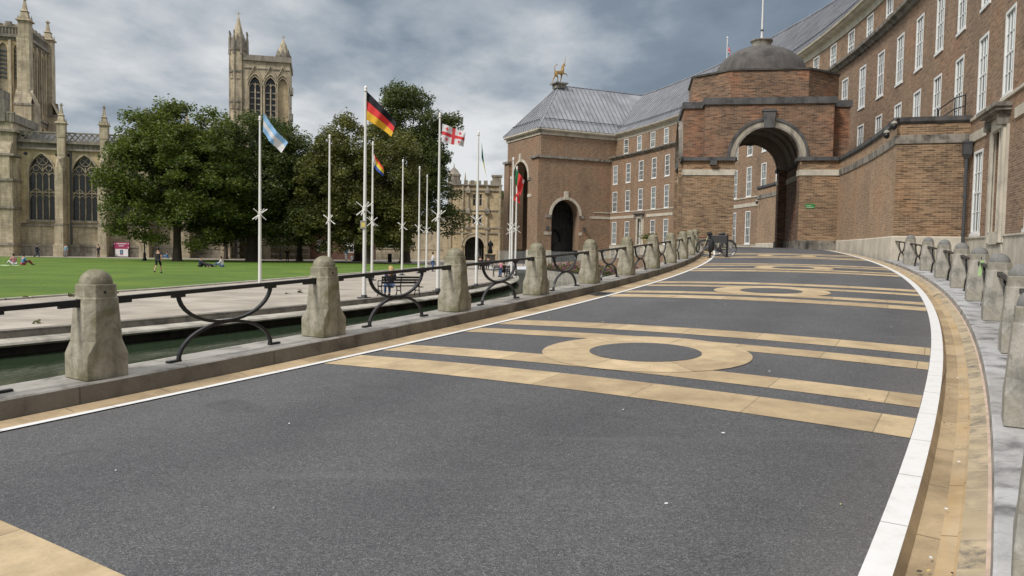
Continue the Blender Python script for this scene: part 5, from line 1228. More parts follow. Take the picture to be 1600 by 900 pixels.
mb.setm('cath_stone'); band2d(mb, FG, arc_pts(xa_, ha_, zat_ - ha_, 16), .5, -.25, .1); band2d(mb, FG, arc_pts(xa_, ha_ + .5, zat_ - ha_, 16), .18, -.35, .1)
for x in (0.1, 2.1, 6.2, 8.3): fbox(mb, FG, x - .16, x + .16, 0, gz, -.22, .05)
for x in (gx(731), gx(761)):
    for z in (w1, w2):
        mb.setm('cath_grey'); fbox(mb, FG, x - .42, x + .42, z[0] - .7, z[0] - .4, -.3, .05); mb.loops([[FG(x + a * sx_, zz, -.2 + a * sy_) for sx_, sy_ in ((-1, -1), (1, -1), (1, 1), (-1, 1))] for a, zz in ((.4, z[1] + .1), (.4, z[1] + .6), (.05, z[1] + 1.3))])
        mb.setm('cath_stone'); mb.tube([FG(x, z[0] - .4, -.15), FG(x, z[0] + .5, -.15), FG(x, z[0] + 1.2, -.15), FG(x, z[0] + 1.5, -.15)], [.22, .24, .18, .1], 6)
pinx = FG(2.5, 0, 0); mb.tube([pinx + Vector((0, 0, gz)), pinx + Vector((0, 0, gz + 1.4)), pinx + Vector((0, 0, gz + 2.2))], [.18, .12, .02], 5)
mb.build('stonework', None, gate)
for z in (w1, w2):
    mb = MB(); mb.setm('white_paint' if False else 'cath_stone')
    for k in range(4): x = xm0 + (xm1 - xm0) * k / 3; fbox(mb, FG, x - .07, x + .07, z[0], z[1], .1, .3)
    for zz in (z[0], (z[0] + z[1]) / 2 + .2, z[1] - .1): fbox(mb, FG, xm0, xm1, zz, zz + .1, .1, .3)
    w_ = mb.build('window', None, gate); mb = MB(); mb.setm('dark_glass'); mb.face([FG(xm0, z[0], .28), FG(xm1, z[0], .28), FG(xm1, z[1], .28), FG(xm0, z[1], .28)]); mb.build('pane', None, w_)
# round stair turret behind, chimney
mb = MB(); mb.setm('cath_grey'); c_ = FG(.2, 0, 9); mb.lathe([(1.1, 0), (1.1, gz + 2.2), (1.22, gz + 2.3), (1.22, gz + 2.6), (1.0, gz + 2.8), (.6, gz + 3.4), (.1, gz + 3.9), (.04, gz + 4.6)], 8, tuple(c_)); mb.build('turret', None, gate)
c_ = FG(gx(765) + 1.2, 0, 9); mb = MB(); mb.setm('cath_grey'); mb.T = Matrix.Translation(c_); mb.box(-.8, .8, -.8, .8, 4, gz + 2.3); mb.box(-.95, .95, -.95, .95, gz + 2.3, gz + 2.6); mb.build('chimney', None, gate)
lw_ = thing('stone_wall', 'low pale stone wall behind the railings left of the gatehouse', 'wall', (-17, 127, 0)); mb = MB(); mb.setm('cath_stone'); mb.box(-24, -11.4, 126.2, 126.8, 0, 1.7); mb.box(-24.1, -11.3, 126.1, 126.9, 1.7, 1.85); mb.build('masonry', None, lw_)
for k, (px_, wd) in enumerate(()): pass
# ------------------------------------------------------------------ trees
def leaf_mesh(name, cen, nrm_bias, size, mat, rng, parent=None, base=Vector((0, 0, 0))):
    n = len(cen); a = rng.normal(size=(n, 3)); a[:, 2] *= 0.45; a /= np.linalg.norm(a, axis=1)[:, None]
    b = rng.normal(size=(n, 3)); b -= (b * a).sum(1)[:, None] * a; b /= np.linalg.norm(b, axis=1)[:, None]
    s = size * rng.uniform(.6, 1.3, n)[:, None]; L = a * s; Wd = b * s * .48
    c = cen - np.array(base)
    v = np.stack([c - L, c - Wd * 1.0 + L * .1, c + L, c + Wd + L * .1], 1).reshape(-1, 3)
    me = bpy.data.meshes.new(name); me.vertices.add(4 * n); me.vertices.foreach_set('co', v.ravel()); me.loops.add(4 * n); me.loops.foreach_set('vertex_index', np.arange(4 * n, dtype=np.int32))
    me.polygons.add(n); me.polygons.foreach_set('loop_start', np.arange(0, 4 * n, 4, dtype=np.int32)); me.polygons.foreach_set('loop_total', np.full(n, 4, dtype=np.int32)); me.update(calc_edges=True); me.validate()
    me.materials.append(M[mat]); o = bpy.data.objects.new(name, me); COL.objects.link(o)
    if parent is not None: o.parent = parent
    return o
def tree(label, base, trunk_h, trunk_r, ells, mat, nclump, nleaf, seed, lean=(0, 0), size=.17, group='broad green trees on the lawn edge', clump=1.05, flat=.55, name='broadleaf_tree', droop=0.0):
    rng = np.random.default_rng(seed); b = Vector(base); t = thing(name, label, 'tree', base, 0, group)
    vol = np.array([e[3] * e[4] * e[5] for e in ells]) ** .67; pr = vol / vol.sum(); C_ = []
    for k in range(nclump):
        e = ells[rng.choice(len(ells), p=pr)]; d = rng.normal(size=3); d /= np.linalg.norm(d); rr = 1 - abs(rng.normal()) * .20
        if rng.uniform() < .10: rr *= rng.uniform(.4, .9)
        p = np.array(e[:3]) + d * rr * np.array(e[3:6]); C_.append(p)
    C_ = np.array(C_); zmin = min(e[2] - e[5] for e in ells); C_ = C_[C_[:, 2] > zmin + .2]
    cs = clump * rng.uniform(.55, 1.35, len(C_)); idx = rng.choice(len(C_), nleaf, p=cs ** 2 / (cs ** 2).sum())
    off = rng.normal(size=(nleaf, 3)); off[:, 2] *= flat; off /= np.maximum(1, np.linalg.norm(off, axis=1) / 1.7)[:, None]
    pts = C_[idx] + off * cs[idx][:, None] * .62
    pts[:, 2] -= droop * (off[:, 0] ** 2 + off[:, 1] ** 2) * cs[idx] * .4
    pts += np.array(base); leaf_mesh('crown', pts, 0, size, mat, rng, t, b)
    mb = MB(); mb.setm('bark'); top = Vector(base) + Vector((lean[0], lean[1], trunk_h))
    mb.tube([b + Vector((0, 0, -.1)), b + Vector((0, 0, .25)), b + Vector((lean[0] * .3, lean[1] * .3, trunk_h * .4)), top, top + Vector((0, 0, trunk_h * .7)), top + Vector((lean[0] * .3, 0, trunk_h * 1.5))], [trunk_r * 1.9, trunk_r * 1.25, trunk_r, trunk_r * .92, trunk_r * .6, trunk_r * .25], 10)
    tr = mb.build('trunk', None, t, smooth=True); mb = MB(); mb.setm('bark')
    for k in rng.choice(len(C_), min(34, len(C_)), replace=False):
        q = Vector(C_[k]) + b; s_ = top + Vector((0, 0, rng.uniform(-.3, .8) * trunk_h)); m_ = (s_ + q) / 2 + Vector((0, 0, .5)); mb.tube([s_, m_, q], [trunk_r * .33, trunk_r * .18, .03], 5)
    mb.build('limbs', None, t, smooth=True); return t
tree('broad green tree with its trunk beside the lamp post, leftmost of the lawn trees', (-37.4, 85.7, 0), 4.2, .42,
     [(-.5, 0, 10.2, 6.3, 6, 5.0), (-4.0, 0, 9.4, 4.0, 4.5, 4.0), (3.2, 0, 9.6, 4.6, 5, 4.8), (1.0, 0, 14.2, 4.3, 4.2, 3.2), (-3.0, 0, 13.2, 3.6, 3.6, 3.2), (-3.0, 0, 5.0, 4.2, 4.2, 3.2), (2.6, 0, 5.0, 5.0, 4, 3.2)], 'leaf_mid', 400, 80000, 11)
tree('dark green tree with a stout trunk in front of the cathedral west tower', (-31.0, 91.5, 0), 4.0, .62,
     [(0, 0, 10.5, 6.5, 6, 5.2), (-3.8, 0, 11.8, 4.4, 4.4, 4.6), (4.2, 0, 9.8, 4.4, 5, 4.6), (.4, 0, 14.6, 4.6, 4.2, 2.8), (-4.6, 0, 5.4, 3.8, 4, 3.6), (4.4, 0, 5.2, 4.4, 4, 3.3), (0, 0, 5.4, 4.6, 4, 3.2), (3.6, 0, 13.0, 3.4, 3.4, 2.4)], 'leaf_dark', 480, 88000, 12)
tree('slim trunked tree in the gap between the two big dark trees', (-38.8, 104, 0), 3.6, .24, [(0, 0, 8, 4, 4, 3.6), (1, 0, 11.5, 3, 3, 3)], 'leaf_dark', 130, 15000, 13)
tree('small low branched tree right of the Argentine flagpole', (-27.6, 99.5, 0), 3.4, .33, [(0, 0, 8.0, 5, 5, 4.6), (-2.5, 0, 5.0, 4.0, 3.5, 1.8), (1.5, 0, 11.2, 3.2, 3.2, 2.6), (3, 0, 6.4, 3, 3, 3.2)], 'leaf_dark', 200, 34000, 14)
tree('wide olive green tree drooping behind the flagpoles', (-17.2, 91.0, 0), 5.0, .50,
     [(0, 0, 11, 6.2, 6, 5.4), (-5.0, 0, 9.6, 4.2, 5, 4.8), (3.2, 0, 10.5, 4.2, 5, 5.0), (-1.5, 0, 14.6, 4.3, 4.2, 3.0), (-5.4, 0, 5.2, 3.4, 4, 3.4), (3.4, 0, 5.4, 4.2, 4, 3.2), (-1, 0, 5.4, 4.5, 4, 3.0), (-.5, 0, 6.8, 4.5, 4, 2.8)], 'leaf_olive', 390, 80000, 15, droop=.5)
tree('tall dark tree rising highest behind the red crossed flag', (-14.2, 101.5, 0), 5.0, .60,
     [(.6, 0, 12, 5.3, 5.5, 5.5), (.3, 0, 18.4, 4.6, 4.2, 4.4), (-.4, 0, 21.3, 3.4, 3.2, 2.4), (4.0, 0, 17.8, 2.6, 2.6, 2.2), (3.4, 0, 9.0, 3.2, 4, 3.8), (3.8, 0, 5.8, 3.6, 3, 2.2), (-2.5, 0, 7, 4, 4, 3), (3.6, 0, 13.4, 2.4, 2.6, 2.6)], 'leaf_dark', 400, 70000, 16, clump=1.0)
tree('second dark trunk under the wide olive tree', (-21.0, 104.5, 0), 4.4, .5, [(0, 0, 9, 5, 4.5, 4.5), (-2, 0, 12, 3.5, 3.5, 3), (3, 0, 6.6, 4, 3.5, 2.4)], 'leaf_dark', 220, 34000, 17)
for i, (x, y, h, w) in enumerate(((-4.2, 152, 13.2, 3.6), (1.5, 155, 13.8, 4.2), (-9.5, 158, 11, 4))):
    tree(['round green treetop showing over the gatehouse parapet', 'green treetop between the gatehouse chimney and the brick corner', 'low treetop behind the gatehouse turret'][i], (x, y, 0), 6, .4, [(0, 0, h - 3.4, w, w, 4), (w * .5, 0, h - 2.0, w * .5, w * .5, 2), (-w * .5, 0, h - 2.4, w * .5, w * .5, 2)], 'leaf_dark', 110, 12000, 30 + i, size=.28, group='trees behind the gatehouse')
# far leafy mass behind the houses (reads as one mass)
rng = np.random.default_rng(77); P_ = []
for k in range(60):
    x = rng.uniform(-30, -10); c = np.array([x, 136 + rng.uniform(-3, 3), rng.uniform(2, 6.5)]); P_.append(c + rng.normal(size=(330, 3)) * np.array([1.3, 1, .9]))
o = leaf_mesh('shrubbery', np.concatenate(P_), 0, .3, 'leaf_dark', rng); tag(o, 'dark mass of shrubs beyond the lawn trees', 'shrubs', kind='stuff')
# ------------------------------------------------------------------ flower bed island and far parapet
bed = [(2.9, 68.0), (6.75, 51.0), (11.1, 50.2), (pol(101.6, -4).x, pol(101.6, -4).y), (pol(101.6, 0).x, pol(101.6, 0).y), (pol(101.6, 4).x, pol(101.6, 4).y), (pol(101.6, 8).x, pol(101.6, 8).y), (pol(101.6, 13).x, pol(101.6, 13).y), (3.0, 84.0)]
fb = thing('flower_bed', 'raised flower bed with a dark rimmed stone wall standing in the pool', 'flower bed', (6.5, 65, .3))
mb = MB(); mb.setm('coping'); mb.prism(bed, -1.2, .30); mb.build('bed_wall', None, fb)
mb = MB(); mb.setm('black_iron')
for a, b_ in zip(bed[-1:] + bed[:2], bed[:3]): mb.tube([(a[0], a[1], .34), (b_[0], b_[1], .34)], .05, 5)
mb.build('rim', None, fb)
mb = MB(); mb.setm('soil'); mb.prism([(x + (6.8 - x) * .04, y + (64 - y) * .04) for x, y in bed], .3, .33); mb.build('soil', None, fb)
rng = np.random.default_rng(5); P_ = []; 
for k in range(9000):
    t_ = rng.uniform(0, 1); w_ = rng.uniform(.1, 2.4); a = np.array([2.9, 68.0]); b_ = np.array([6.75, 51.0]); q = a + (b_ - a) * t_ + np.array([1, .22]) * w_; P_.append((q[0], q[1], .35 + abs(rng.normal()) * .22))
P_ = np.array(P_); o = leaf_mesh('flowers', P_[:5200], 0, .09, 'leaf_flower', rng); tag(o, 'pink flowers filling the raised bed', 'flowers', kind='stuff')
o = leaf_mesh('bedding_leaves', P_[5200:], 0, .13, 'leaf_mid', rng); tag(o, 'low green leaves among the pink flowers', 'plants', kind='stuff')
q = WLOC[pt.name]; rng = np.random.default_rng(6); o = leaf_mesh('plant', rng.normal(size=(500, 3)) * np.array([.25, .25, .12]) + np.array(q + Vector((0, 0, 1.3))), 0, .12, 'leaf_olive', rng, pt, q)
# brick retaining wall of the far ramp
mb = MB(); mb.setm('brick'); sweep(mb, [(101.60, 0.10), (101.61, -3.0)], -4, 22, lambda r, t: rz(t), st=1); tag(mb.build('retaining_wall'), 'brick retaining wall carrying the far ramp behind the flower bed', 'wall')
# glass balustrade by the corner block
gb = thing('glass_balustrade', 'clear glass balustrade with thin posts before the corner block arch', 'balustrade', (5, 92, 0))
m, t, b = newmat('clear_glass'); setc(t, b, (0.75, 0.8, 0.8)); b.inputs['Alpha'].default_value = .18; b.inputs['Roughness'].default_value = .05; M['clear_glass'] = m
mb = MB(); mb.setm('dark_grey'); A2, B2 = Vector((-1.8, 90, 0)), Vector((9.0, 94.0, 0))
for i in range(8): p = A2.lerp(B2, i / 7); mb.tube([p, p + Vector((0, 0, 1.9))], .03, 5)
mb.build('post', None, gb); mb = MB(); mb.setm('clear_glass'); mb.face([A2 + Vector((0, 0, .1)), B2 + Vector((0, 0, .1)), B2 + Vector((0, 0, 1.85)), A2 + Vector((0, 0, 1.85))]); mb.build('panel', None, gb)
# ------------------------------------------------------------------ flagpoles
def make_pole(H):
    root = thing('flagpole', 'x', 'flagpole')
    mb = MB(); mb.setm('pole_white'); mb.tube([(0, 0, 0), (0, 0, 2.6), (0, 0, H - .1)], [.085, .075, .045], 12); mb.build('shaft', None, root, smooth=True, autosm=40)
    mb = MB(); mb.setm('pole_white'); mb.lathe([(.02, H - .12), (.075, H - .1), (.08, H - .06), (.05, H - .02), (.07, H + .03), (.06, H + .09), (.005, H + .14)], 12); mb.build('finial', None, root, smooth=True)
    mb = MB(); mb.setm('dark_grey'); mb.box(-.20, .20, -.2, .2, 0, .05); mb.lathe([(.13, .05), (.12, .14)], 12); mb.build('base_plate', None, root)
    mb = MB(); mb.setm('pole_white')
    for k in range(4):
        a = R(45 * k + 20); d = Vector((math.cos(a), math.sin(a), 0)) * .36; s_ = 1 if k % 2 else -1; mb.tube([Vector((0, 0, 3.62)) - d - Vector((0, 0, .26 * s_)), Vector((0, 0, 3.62)) + d + Vector((0, 0, .26 * s_))], .024, 6)
    mb.lathe([(.1, 3.52), (.1, 3.72)], 10); mb.build('climb_guard', None, root); return root
poles = [(406, 447, 'white flagpole flying the light blue and white flag', 0), (514, 440, 'bare white flagpole between the blue and white flag and the black red gold flag', 0), (569, 466, 'tallest looking white flagpole, flying the black red and gold flag', 0), (581, 438, 'white flagpole flying the rainbow flag', 0),
         (628, 430, 'bare white flagpole, left of the three bare poles before the tall tree', 0), (654, 427, 'bare white flagpole, middle of the three bare poles before the tall tree', 0), (666, 423, 'bare white flagpole, right of the three bare poles before the tall tree', 0),
         (684, 455, 'white flagpole flying the white flag with red crosses', 0), (744, 447, 'white flagpole with the limp green and yellow flag', 0), (799, 435, 'white flagpole with the green and red flag before the tall arch', 0), (805, 430.5, 'white flagpole with the hanging red flag before the tall arch', 0), (796, 425, 'farthest white flagpole in the cluster before the tall arch', 0)]
def ground_pt(px, py, z=0.0):
    d = rt * (px - 800) + upv * (450 - py) + fw * 1200; t_ = (z - EYE.z) / d.z; return EYE + d * t_
pp = make_pole(8.4); PL = []
for i, (px, py, lab, _) in enumerate(poles):
    o = pp if i == 0 else copy_tree(pp); q = ground_pt(px, py, .02); o.location = q; o.rotation_euler = (0, 0, random.uniform(0, 3)); tag(o, lab, 'flagpole', 'white flagpoles along the pool'); PL.append(q)
# notice on the second pole
nb = thing('notice_plate', 'small grey notice plate with a yellow panel fixed to the flagpole', 'notice', tuple(PL[2] + Vector((0, -.1, 2.9))))
q = PL[2] + Vector((-.04, -.10, 2.98)); mb = MB(); mb.setm('bollard_grey'); mb.box(q.x - .12, q.x + .12, q.y - .01, q.y + .01, q.z - .16, q.z + .16); mb.build('plate', None, nb)
mb = MB(); mb.setm('yellow'); mb.box(q.x - .075, q.x + .075, q.y - .016, q.y - .011, q.z - .1, q.z + .08); mb.build('panel', None, nb)
def unproj(px, py, D): d = rt * (px - 800) + upv * (450 - py) + fw * 1200; return EYE + d * (D / d.y)
def flag(pole, ht, hb, ft, fb_, colfn, label, name='flag', nu=34, nv=21, wave=.16, sag=0.0, extra=None):
    D = pole.y; A, B, Cc, E_ = (unproj(*p, D) for p in (ht, hb, ft, fb_)); off = Vector((.06, 0, 0))
    P = {}
    for i in range(nu + 1):
        u = i / nu
        for j in range(nv + 1):
            v = j / nv; T_ = A.lerp(Cc, u); B_ = B.lerp(E_, u); p = T_.lerp(B_, v)
            p = p + Vector((0, 1, 0)) * (wave * u ** .6 * math.sin(u * 8.5 + v * 1.8 + pole.x) + .25 * wave * math.sin(u * 17 + v * 4)) + Vector((0, 0, -sag * math.sin(math.pi * u) * (1 - .0 * v) + .05 * wave * math.sin(u * 9 + 1)))
            P[i, j] = p
    mb = MB()
    for i in range(nu):
        for j in range(nv):
            mb.setm(colfn((i + .5) / nu, (j + .5) / nv)); k = len(mb.v)
            mb.face([P[i, j], P[i + 1, j], P[i + 1, j + 1], P[i, j + 1]])
    o = mb.build(name, None, None, smooth=False)
    bmx = bmesh.new(); bmx.from_mesh(o.data); bmesh.ops.remove_doubles(bmx, verts=bmx.verts, dist=1e-4); bmx.to_mesh(o.data); bmx.free()
    o.data.polygons.foreach_set('use_smooth', [True] * len(o.data.polygons))
    return tag(o, label, 'flag', 'flags flying from the white poles')
flag(PL[0], (411, 176), (411, 206), (449, 222), (440, 239), lambda u, v: 'flag_blue' if v < .36 or (v > .66 and u < .55) else 'flag_white', 'light blue and white striped flag on the leftmost pole', sag=.08)
flag(PL[2], (572, 142), (570, 186), (619, 191), (612, 214), lambda u, v: ('flag_black', 'flag_red', 'flag_gold')[min(2, int(v * 3))], 'black red and gold striped flag, the biggest flag', sag=-.05)
flag(PL[3], (582, 237), (582, 258), (600, 263), (598, 275), lambda u, v: 'flag_white' if u < .22 * (1 - abs(v - .5) * 1.5) + .08 else ('flag_brown' if u < .28 - abs(v - .5) * .4 else ('flag_red', 'flag_orange', 'flag_yellow', 'flag_green' if u < .3 else 'flag_yellow', 'flag_indigo', 'flag_indigo')[min(5, int(v * 6))]), 'rainbow striped flag with a white and brown hoist', sag=.04, nv=24)
def geo(u, v):
    if abs(u - .5) < .065 or abs(v - .5) < .095: return 'flag_crimson'
    for cu in (.22, .78):
        for cv in (.22, .78):
            if (abs(u - cu) < .022 and abs(v - cv) < .11) or (abs(v - cv) < .035 and abs(u - cu) < .07): return 'flag_crimson'
    return 'flag_white'
flag(PL[7], (691, 193), (690, 222), (728, 207), (724, 229), geo, 'white flag with one big red cross and four small ones', nu=60, nv=40, wave=.12)
flag(PL[8], (752.5, 221), (752.5, 246), (757, 260), (761, 280), lambda u, v: 'flag_yellow' if v > .72 and u > .3 else 'flag_green', 'limp dark green flag with a yellow edge', wave=.1)
flag(PL[9], (805, 263), (805, 286), (819.5, 282), (813, 306), lambda u, v: 'flag_green' if u < .36 else ('flag_white' if u > .86 and v < .25 else 'flag_red'), 'green and red flag hanging in front of the tall arch', wave=.22)
flag(PL[10], (808, 289), (808, 301), (813, 318), (801, 312), lambda u, v: 'flag_red', 'plain red flag hanging just below the green and red flag', wave=.2)
# roof flag behind the dome
rfp = thing('roof_flagpole', 'thin white flagpole on the grey roof ridge behind the dome', 'flagpole', tuple(unproj(1135.5, 95, 92)))
tq = unproj(1135.5, 95, 92); th_ = unproj(1135, 60, 92); mb = MB(); mb.setm('pole_white'); mb.tube([Vector((tq.x, tq.y, 22)), Vector((tq.x, tq.y, th_.z))], .05, 6); mb.lathe([(.03, 0), (.12, .06), (.10, .16), (.01, .22)], 8, (tq.x, tq.y, th_.z)); mb.build('shaft', None, rfp)
def uj(u, v):
    if abs(u - .5) < .09 or abs(v - .5) < .12: return 'flag_crimson'
    if abs(u - .5) < .16 or abs(v - .5) < .2 or abs(abs(u - .5) - abs(v - .5)) < .06: return 'flag_white'
    return 'flag_navy'
fo = flag(tq, (1136.5, 66), (1137, 82), (1142, 84), (1146, 93), uj, 'limp red white and navy crossed flag on the roof behind the dome', nu=30, nv=20, wave=.2); 
if 'group' in fo: del fo['group']
# ------------------------------------------------------------------ bench, lamps, bins, fence, banner, statue
def make_bench():
    root = thing('park_bench', 'x', 'bench'); L_ = .86
    mb = MB(); mb.setm('wood_dark')
    for y in (-.02, .08, .18, .28, .38): mb.box(-L_, L_, y, y + .075, .42, .45)
    mb.build('seat', None, root); mb = MB(); mb.setm('wood_dark')
    for z in (.55, .66, .77): mb.box(-L_, L_, -.10 - (z - .5) * .2, -.08 - (z - .5) * .2, z, z + .085)
    mb.build('backrest', None, root)
    for x in (-L_ + .03, 0, L_ - .03):
        mb = MB(); mb.setm('black_iron')
        mb.tube([(x, -.22, 0), (x, -.1, .2), (x, -.05, .42), (x, -.12, .65), (x, -.19, .86)], .024, 6); mb.tube([(x, .52, 0), (x, .42, .2), (x, .44, .42)], .024, 6); mb.tube([(x, -.05, .41), (x, .44, .41)], .022, 6); mb.tube([(x, -.12, .2), (x, .2, .26), (x, .42, .2)], .018, 6)
        mb.build('leg', None, root)
        if abs(x) > .1:
            mb = MB(); mb.setm('black_iron'); mb.tube([(x, .44, .42), (x, .48, .56), (x, .40, .66), (x, .2, .68), (x, -.13, .66)], .02, 6); mb.build('armrest', None, root)
    return root
bp = make_bench(); q = ground_pt(625, 463, .02); bp.location = q; bp.rotation_euler = (0, 0, R(27)); tag(bp, 'black park bench with a blonde woman sitting on it, its back to the camera', 'bench', 'park benches on the path')
for k, (px, py, a, lab) in enumerate(((757, 421, 12, 'dark bench farther along the path, left of the seated family'), (789, 433, 8, 'dark bench carrying the seated family near the pool tip'))):
    o = copy_tree(bp); o.location = ground_pt(px, py, .02); o.rotation_euler = (0, 0, R(a)); tag(o, lab, 'bench', 'park benches on the path')
def lamp(px, py, h, lab, D=None):
    q = ground_pt(px, py) if D is None else Vector(((px - 800) / 1200 * D, D, 0)); t = thing('street_lamp', lab, 'street lamp', tuple(q), 0, 'black lamp posts under the trees')
    mb = MB(); mb.setm('black_iron'); mb.lathe([(.22, 0), (.22, .25), (.14, .4), (.14, .9), (.07, 1.0), (.055, h - .6), (.09, h - .55), (.05, h - .5)], 10, tuple(q)); mb.build('post', None, t)
    mb = MB(); mb.setm('black_iron'); mb.lathe([(.05, h - .5), (.14, h - .42), (.2, h - .05), (.24, h), (.12, h + .15), (.02, h + .3)], 6, tuple(q)); mb.build('lantern', None, t)
lamp(226, 408, 4.3, 'black lamp post on the far path beside the man in black shorts'); lamp(438, 406, 4.2, 'black lamp post under the trees by the standing dark figure'); lamp(633, 404, 4.2, 'black lamp post near the green kiosk'); lamp(203, 401, 4.6, 'thin dark post with a small yellow plate beside the maroon banner')
def bin_(px, py, lab):
    q = ground_pt(px, py); t = thing('litter_bin', lab, 'bin', tuple(q), 0, 'litter bins along the far path'); mb = MB(); mb.setm('black_iron'); mb.lathe([(.26, 0), (.28, .1), (.27, .95), (.3, 1.0), (.24, 1.15), (.05, 1.2)], 12, tuple(q)); mb.build('body', None, t); mb = MB(); mb.setm('dark_grey'); mb.lathe([(.285, .82), (.285, .9)], 12, tuple(q)); mb.build('rim', None, t)
bin_(528, 405, 'dark litter bin left of the white flagpole trunk gap'); bin_(609, 410, 'dark litter bin near the green kiosk')
# thin iron fence under the trees
A3, B3 = ground_pt(628, 403.5), ground_pt(668, 405); fe = thing('iron_fence', 'low black iron fence left of the gatehouse behind the bare flagpoles', 'fence', tuple((A3 + B3) / 2)); mb = MB(); mb.setm('black_iron')
n_ = 40
for i in range(n_ + 1): p = A3.lerp(B3, i / n_); mb.tube([p, p + Vector((0, 0, 1.15))], .03 if i % 8 else .06, 4)
for z in (.15, 1.1): mb.tube([A3 + Vector((0, 0, z)), B3 + Vector((0, 0, z))], .035, 4)
mb.build('pickets', None, fe)
# green kiosk
q = ground_pt(612, 402.5); ki = thing('green_kiosk', 'small kiosk with a teal green canopy in the shade of the trees', 'kiosk', tuple(q)); mb = MB(); mb.setm('teal'); mb.box(q.x - 2.6, q.x + 2.4, q.y, q.y + 2.5, 2.2, 2.6); mb.box(q.x - 2.2, q.x + 1.8, q.y + .3, q.y + 2.3, 2.6, 2.9); mb.build('canopy', None, ki)
mb = MB(); mb.setm('dark_grey'); mb.box(q.x - 2.3, q.x + .9, q.y + .6, q.y + 2.2, 0, 2.2); mb.build('body', None, ki); mb = MB(); mb.setm('teal'); mb.box(q.x - 2.2, q.x - .4, q.y + .5, q.y + .6, .4, 1.4); mb.build('counter', None, ki)
# banner on the cathedral railings
q = ground_pt(190, 402); Fb = lambda x, z, d: q + Vector((x, d, z)); k_ = q.y / 1200
bn = thing('banner', 'maroon and white banner hung on railings at the foot of the cathedral', 'banner', tuple(q))
mb = MB(); mb.setm('maroon'); fbox(mb, Fb, -12 * k_, 12 * k_, 1.15, 2.05, 0, .02); mb.build('maroon_sheet', None, bn)
mb = MB(); mb.setm('banner_white'); fbox(mb, Fb, -10 * k_, 10 * k_, .12, 1.13, 0, .02); mb.build('white_sheet', None, bn)
mb = MB(); mb.setm('banner_white')
x = -7.5
while x < 7.2: fbox(mb, Fb, x * k_, (x + .55) * k_, 1.78, 1.78 + (.12 if int(x * 3) % 3 else .16), -.008, -.002); x += .8
x = -4
while x < 3: fbox(mb, Fb, x * k_, (x + .5) * k_, 1.5, 1.5 + (.11 if int(x * 3) % 2 else .16), -.008, -.002); x += .75
for a, b_ in ((-11, 1.85), (10.4, 1.85), (10.4, 1.3)): fbox(mb, Fb, (a - .5) * k_, (a + .6) * k_, b_ - .06, b_ + .08, -.008, -.002)
mb.build('lettering', None, bn)
mb = MB(); mb.setm('cloth_navy'); fbox(mb, Fb, -2.4 * k_, 2.4 * k_, .4, 1.0, -.008, -.002); mb.setm('cloth_teal'); fbox(mb, Fb, -1.1 * k_, 1.1 * k_, .5, .9, -.012, -.009); mb.setm('cloth_pink'); fbox(mb, Fb, -2.2 * k_, 2.2 * k_, .28, .38, -.008, -.002); mb.build('picture', None, bn)
mb = MB(); mb.setm('black_iron')
for x in (-12.5, 12.5): mb.tube([Fb(x * k_, 0, .04), Fb(x * k_, 2.2, .04)], .04, 6)
mb.build('post', None, bn)
# bronze statue on a plinth
def statue_fig(q, h, parent):
    s_ = h / 1.9; V_ = [(0, 0, .95), (0, 0, 1.2), (0, 0, 1.45), (0, 0, 1.6), (0, 0, 1.78), (.22, 0, 1.42), (.3, .1, 1.1), (.2, .28, 1.15), (-.22, 0, 1.42), (-.32, .05, 1.1), (-.15, .3, 1.05), (.1, 0, .5), (.12, .04, .05), (-.1, 0, .5), (-.12, .02, .05)]
    return skin_fig('figure', [(x * s_, y * s_, z * s_) for x, y, z in V_], [(0, 1), (1, 2), (2, 3), (3, 4), (2, 5), (5, 6), (6, 7), (2, 8), (8, 9), (9, 10), (0, 11), (11, 12), (0, 13), (13, 14)], [r * s_ for r in (.24, .22, .24, .09, .12, .12, .1, .06, .12, .1, .06, .22, .24, .22, .24)], 'statue_bronze', parent, 2)
q = Vector((unproj(766, 403, 117).x, 117, 0)); st = thing('bronze_statue', 'dark robed bronze statue on a stone plinth by the gatehouse arch', 'statue', tuple(q)); f_ = statue_fig(q, 2.3, st); f_.location = (0, 0, 1.15)
mb = MB(); mb.setm('cath_grey'); mb.box(q.x - .95, q.x + .95, q.y - .9, q.y + .9, 0, .3); mb.box(q.x - .75, q.x + .75, q.y - .75, q.y + .75, .3, 1.05); mb.box(q.x - .9, q.x + .9, q.y - .85, q.y + .85, 1.05, 1.17); mb.build('plinth', None, st)
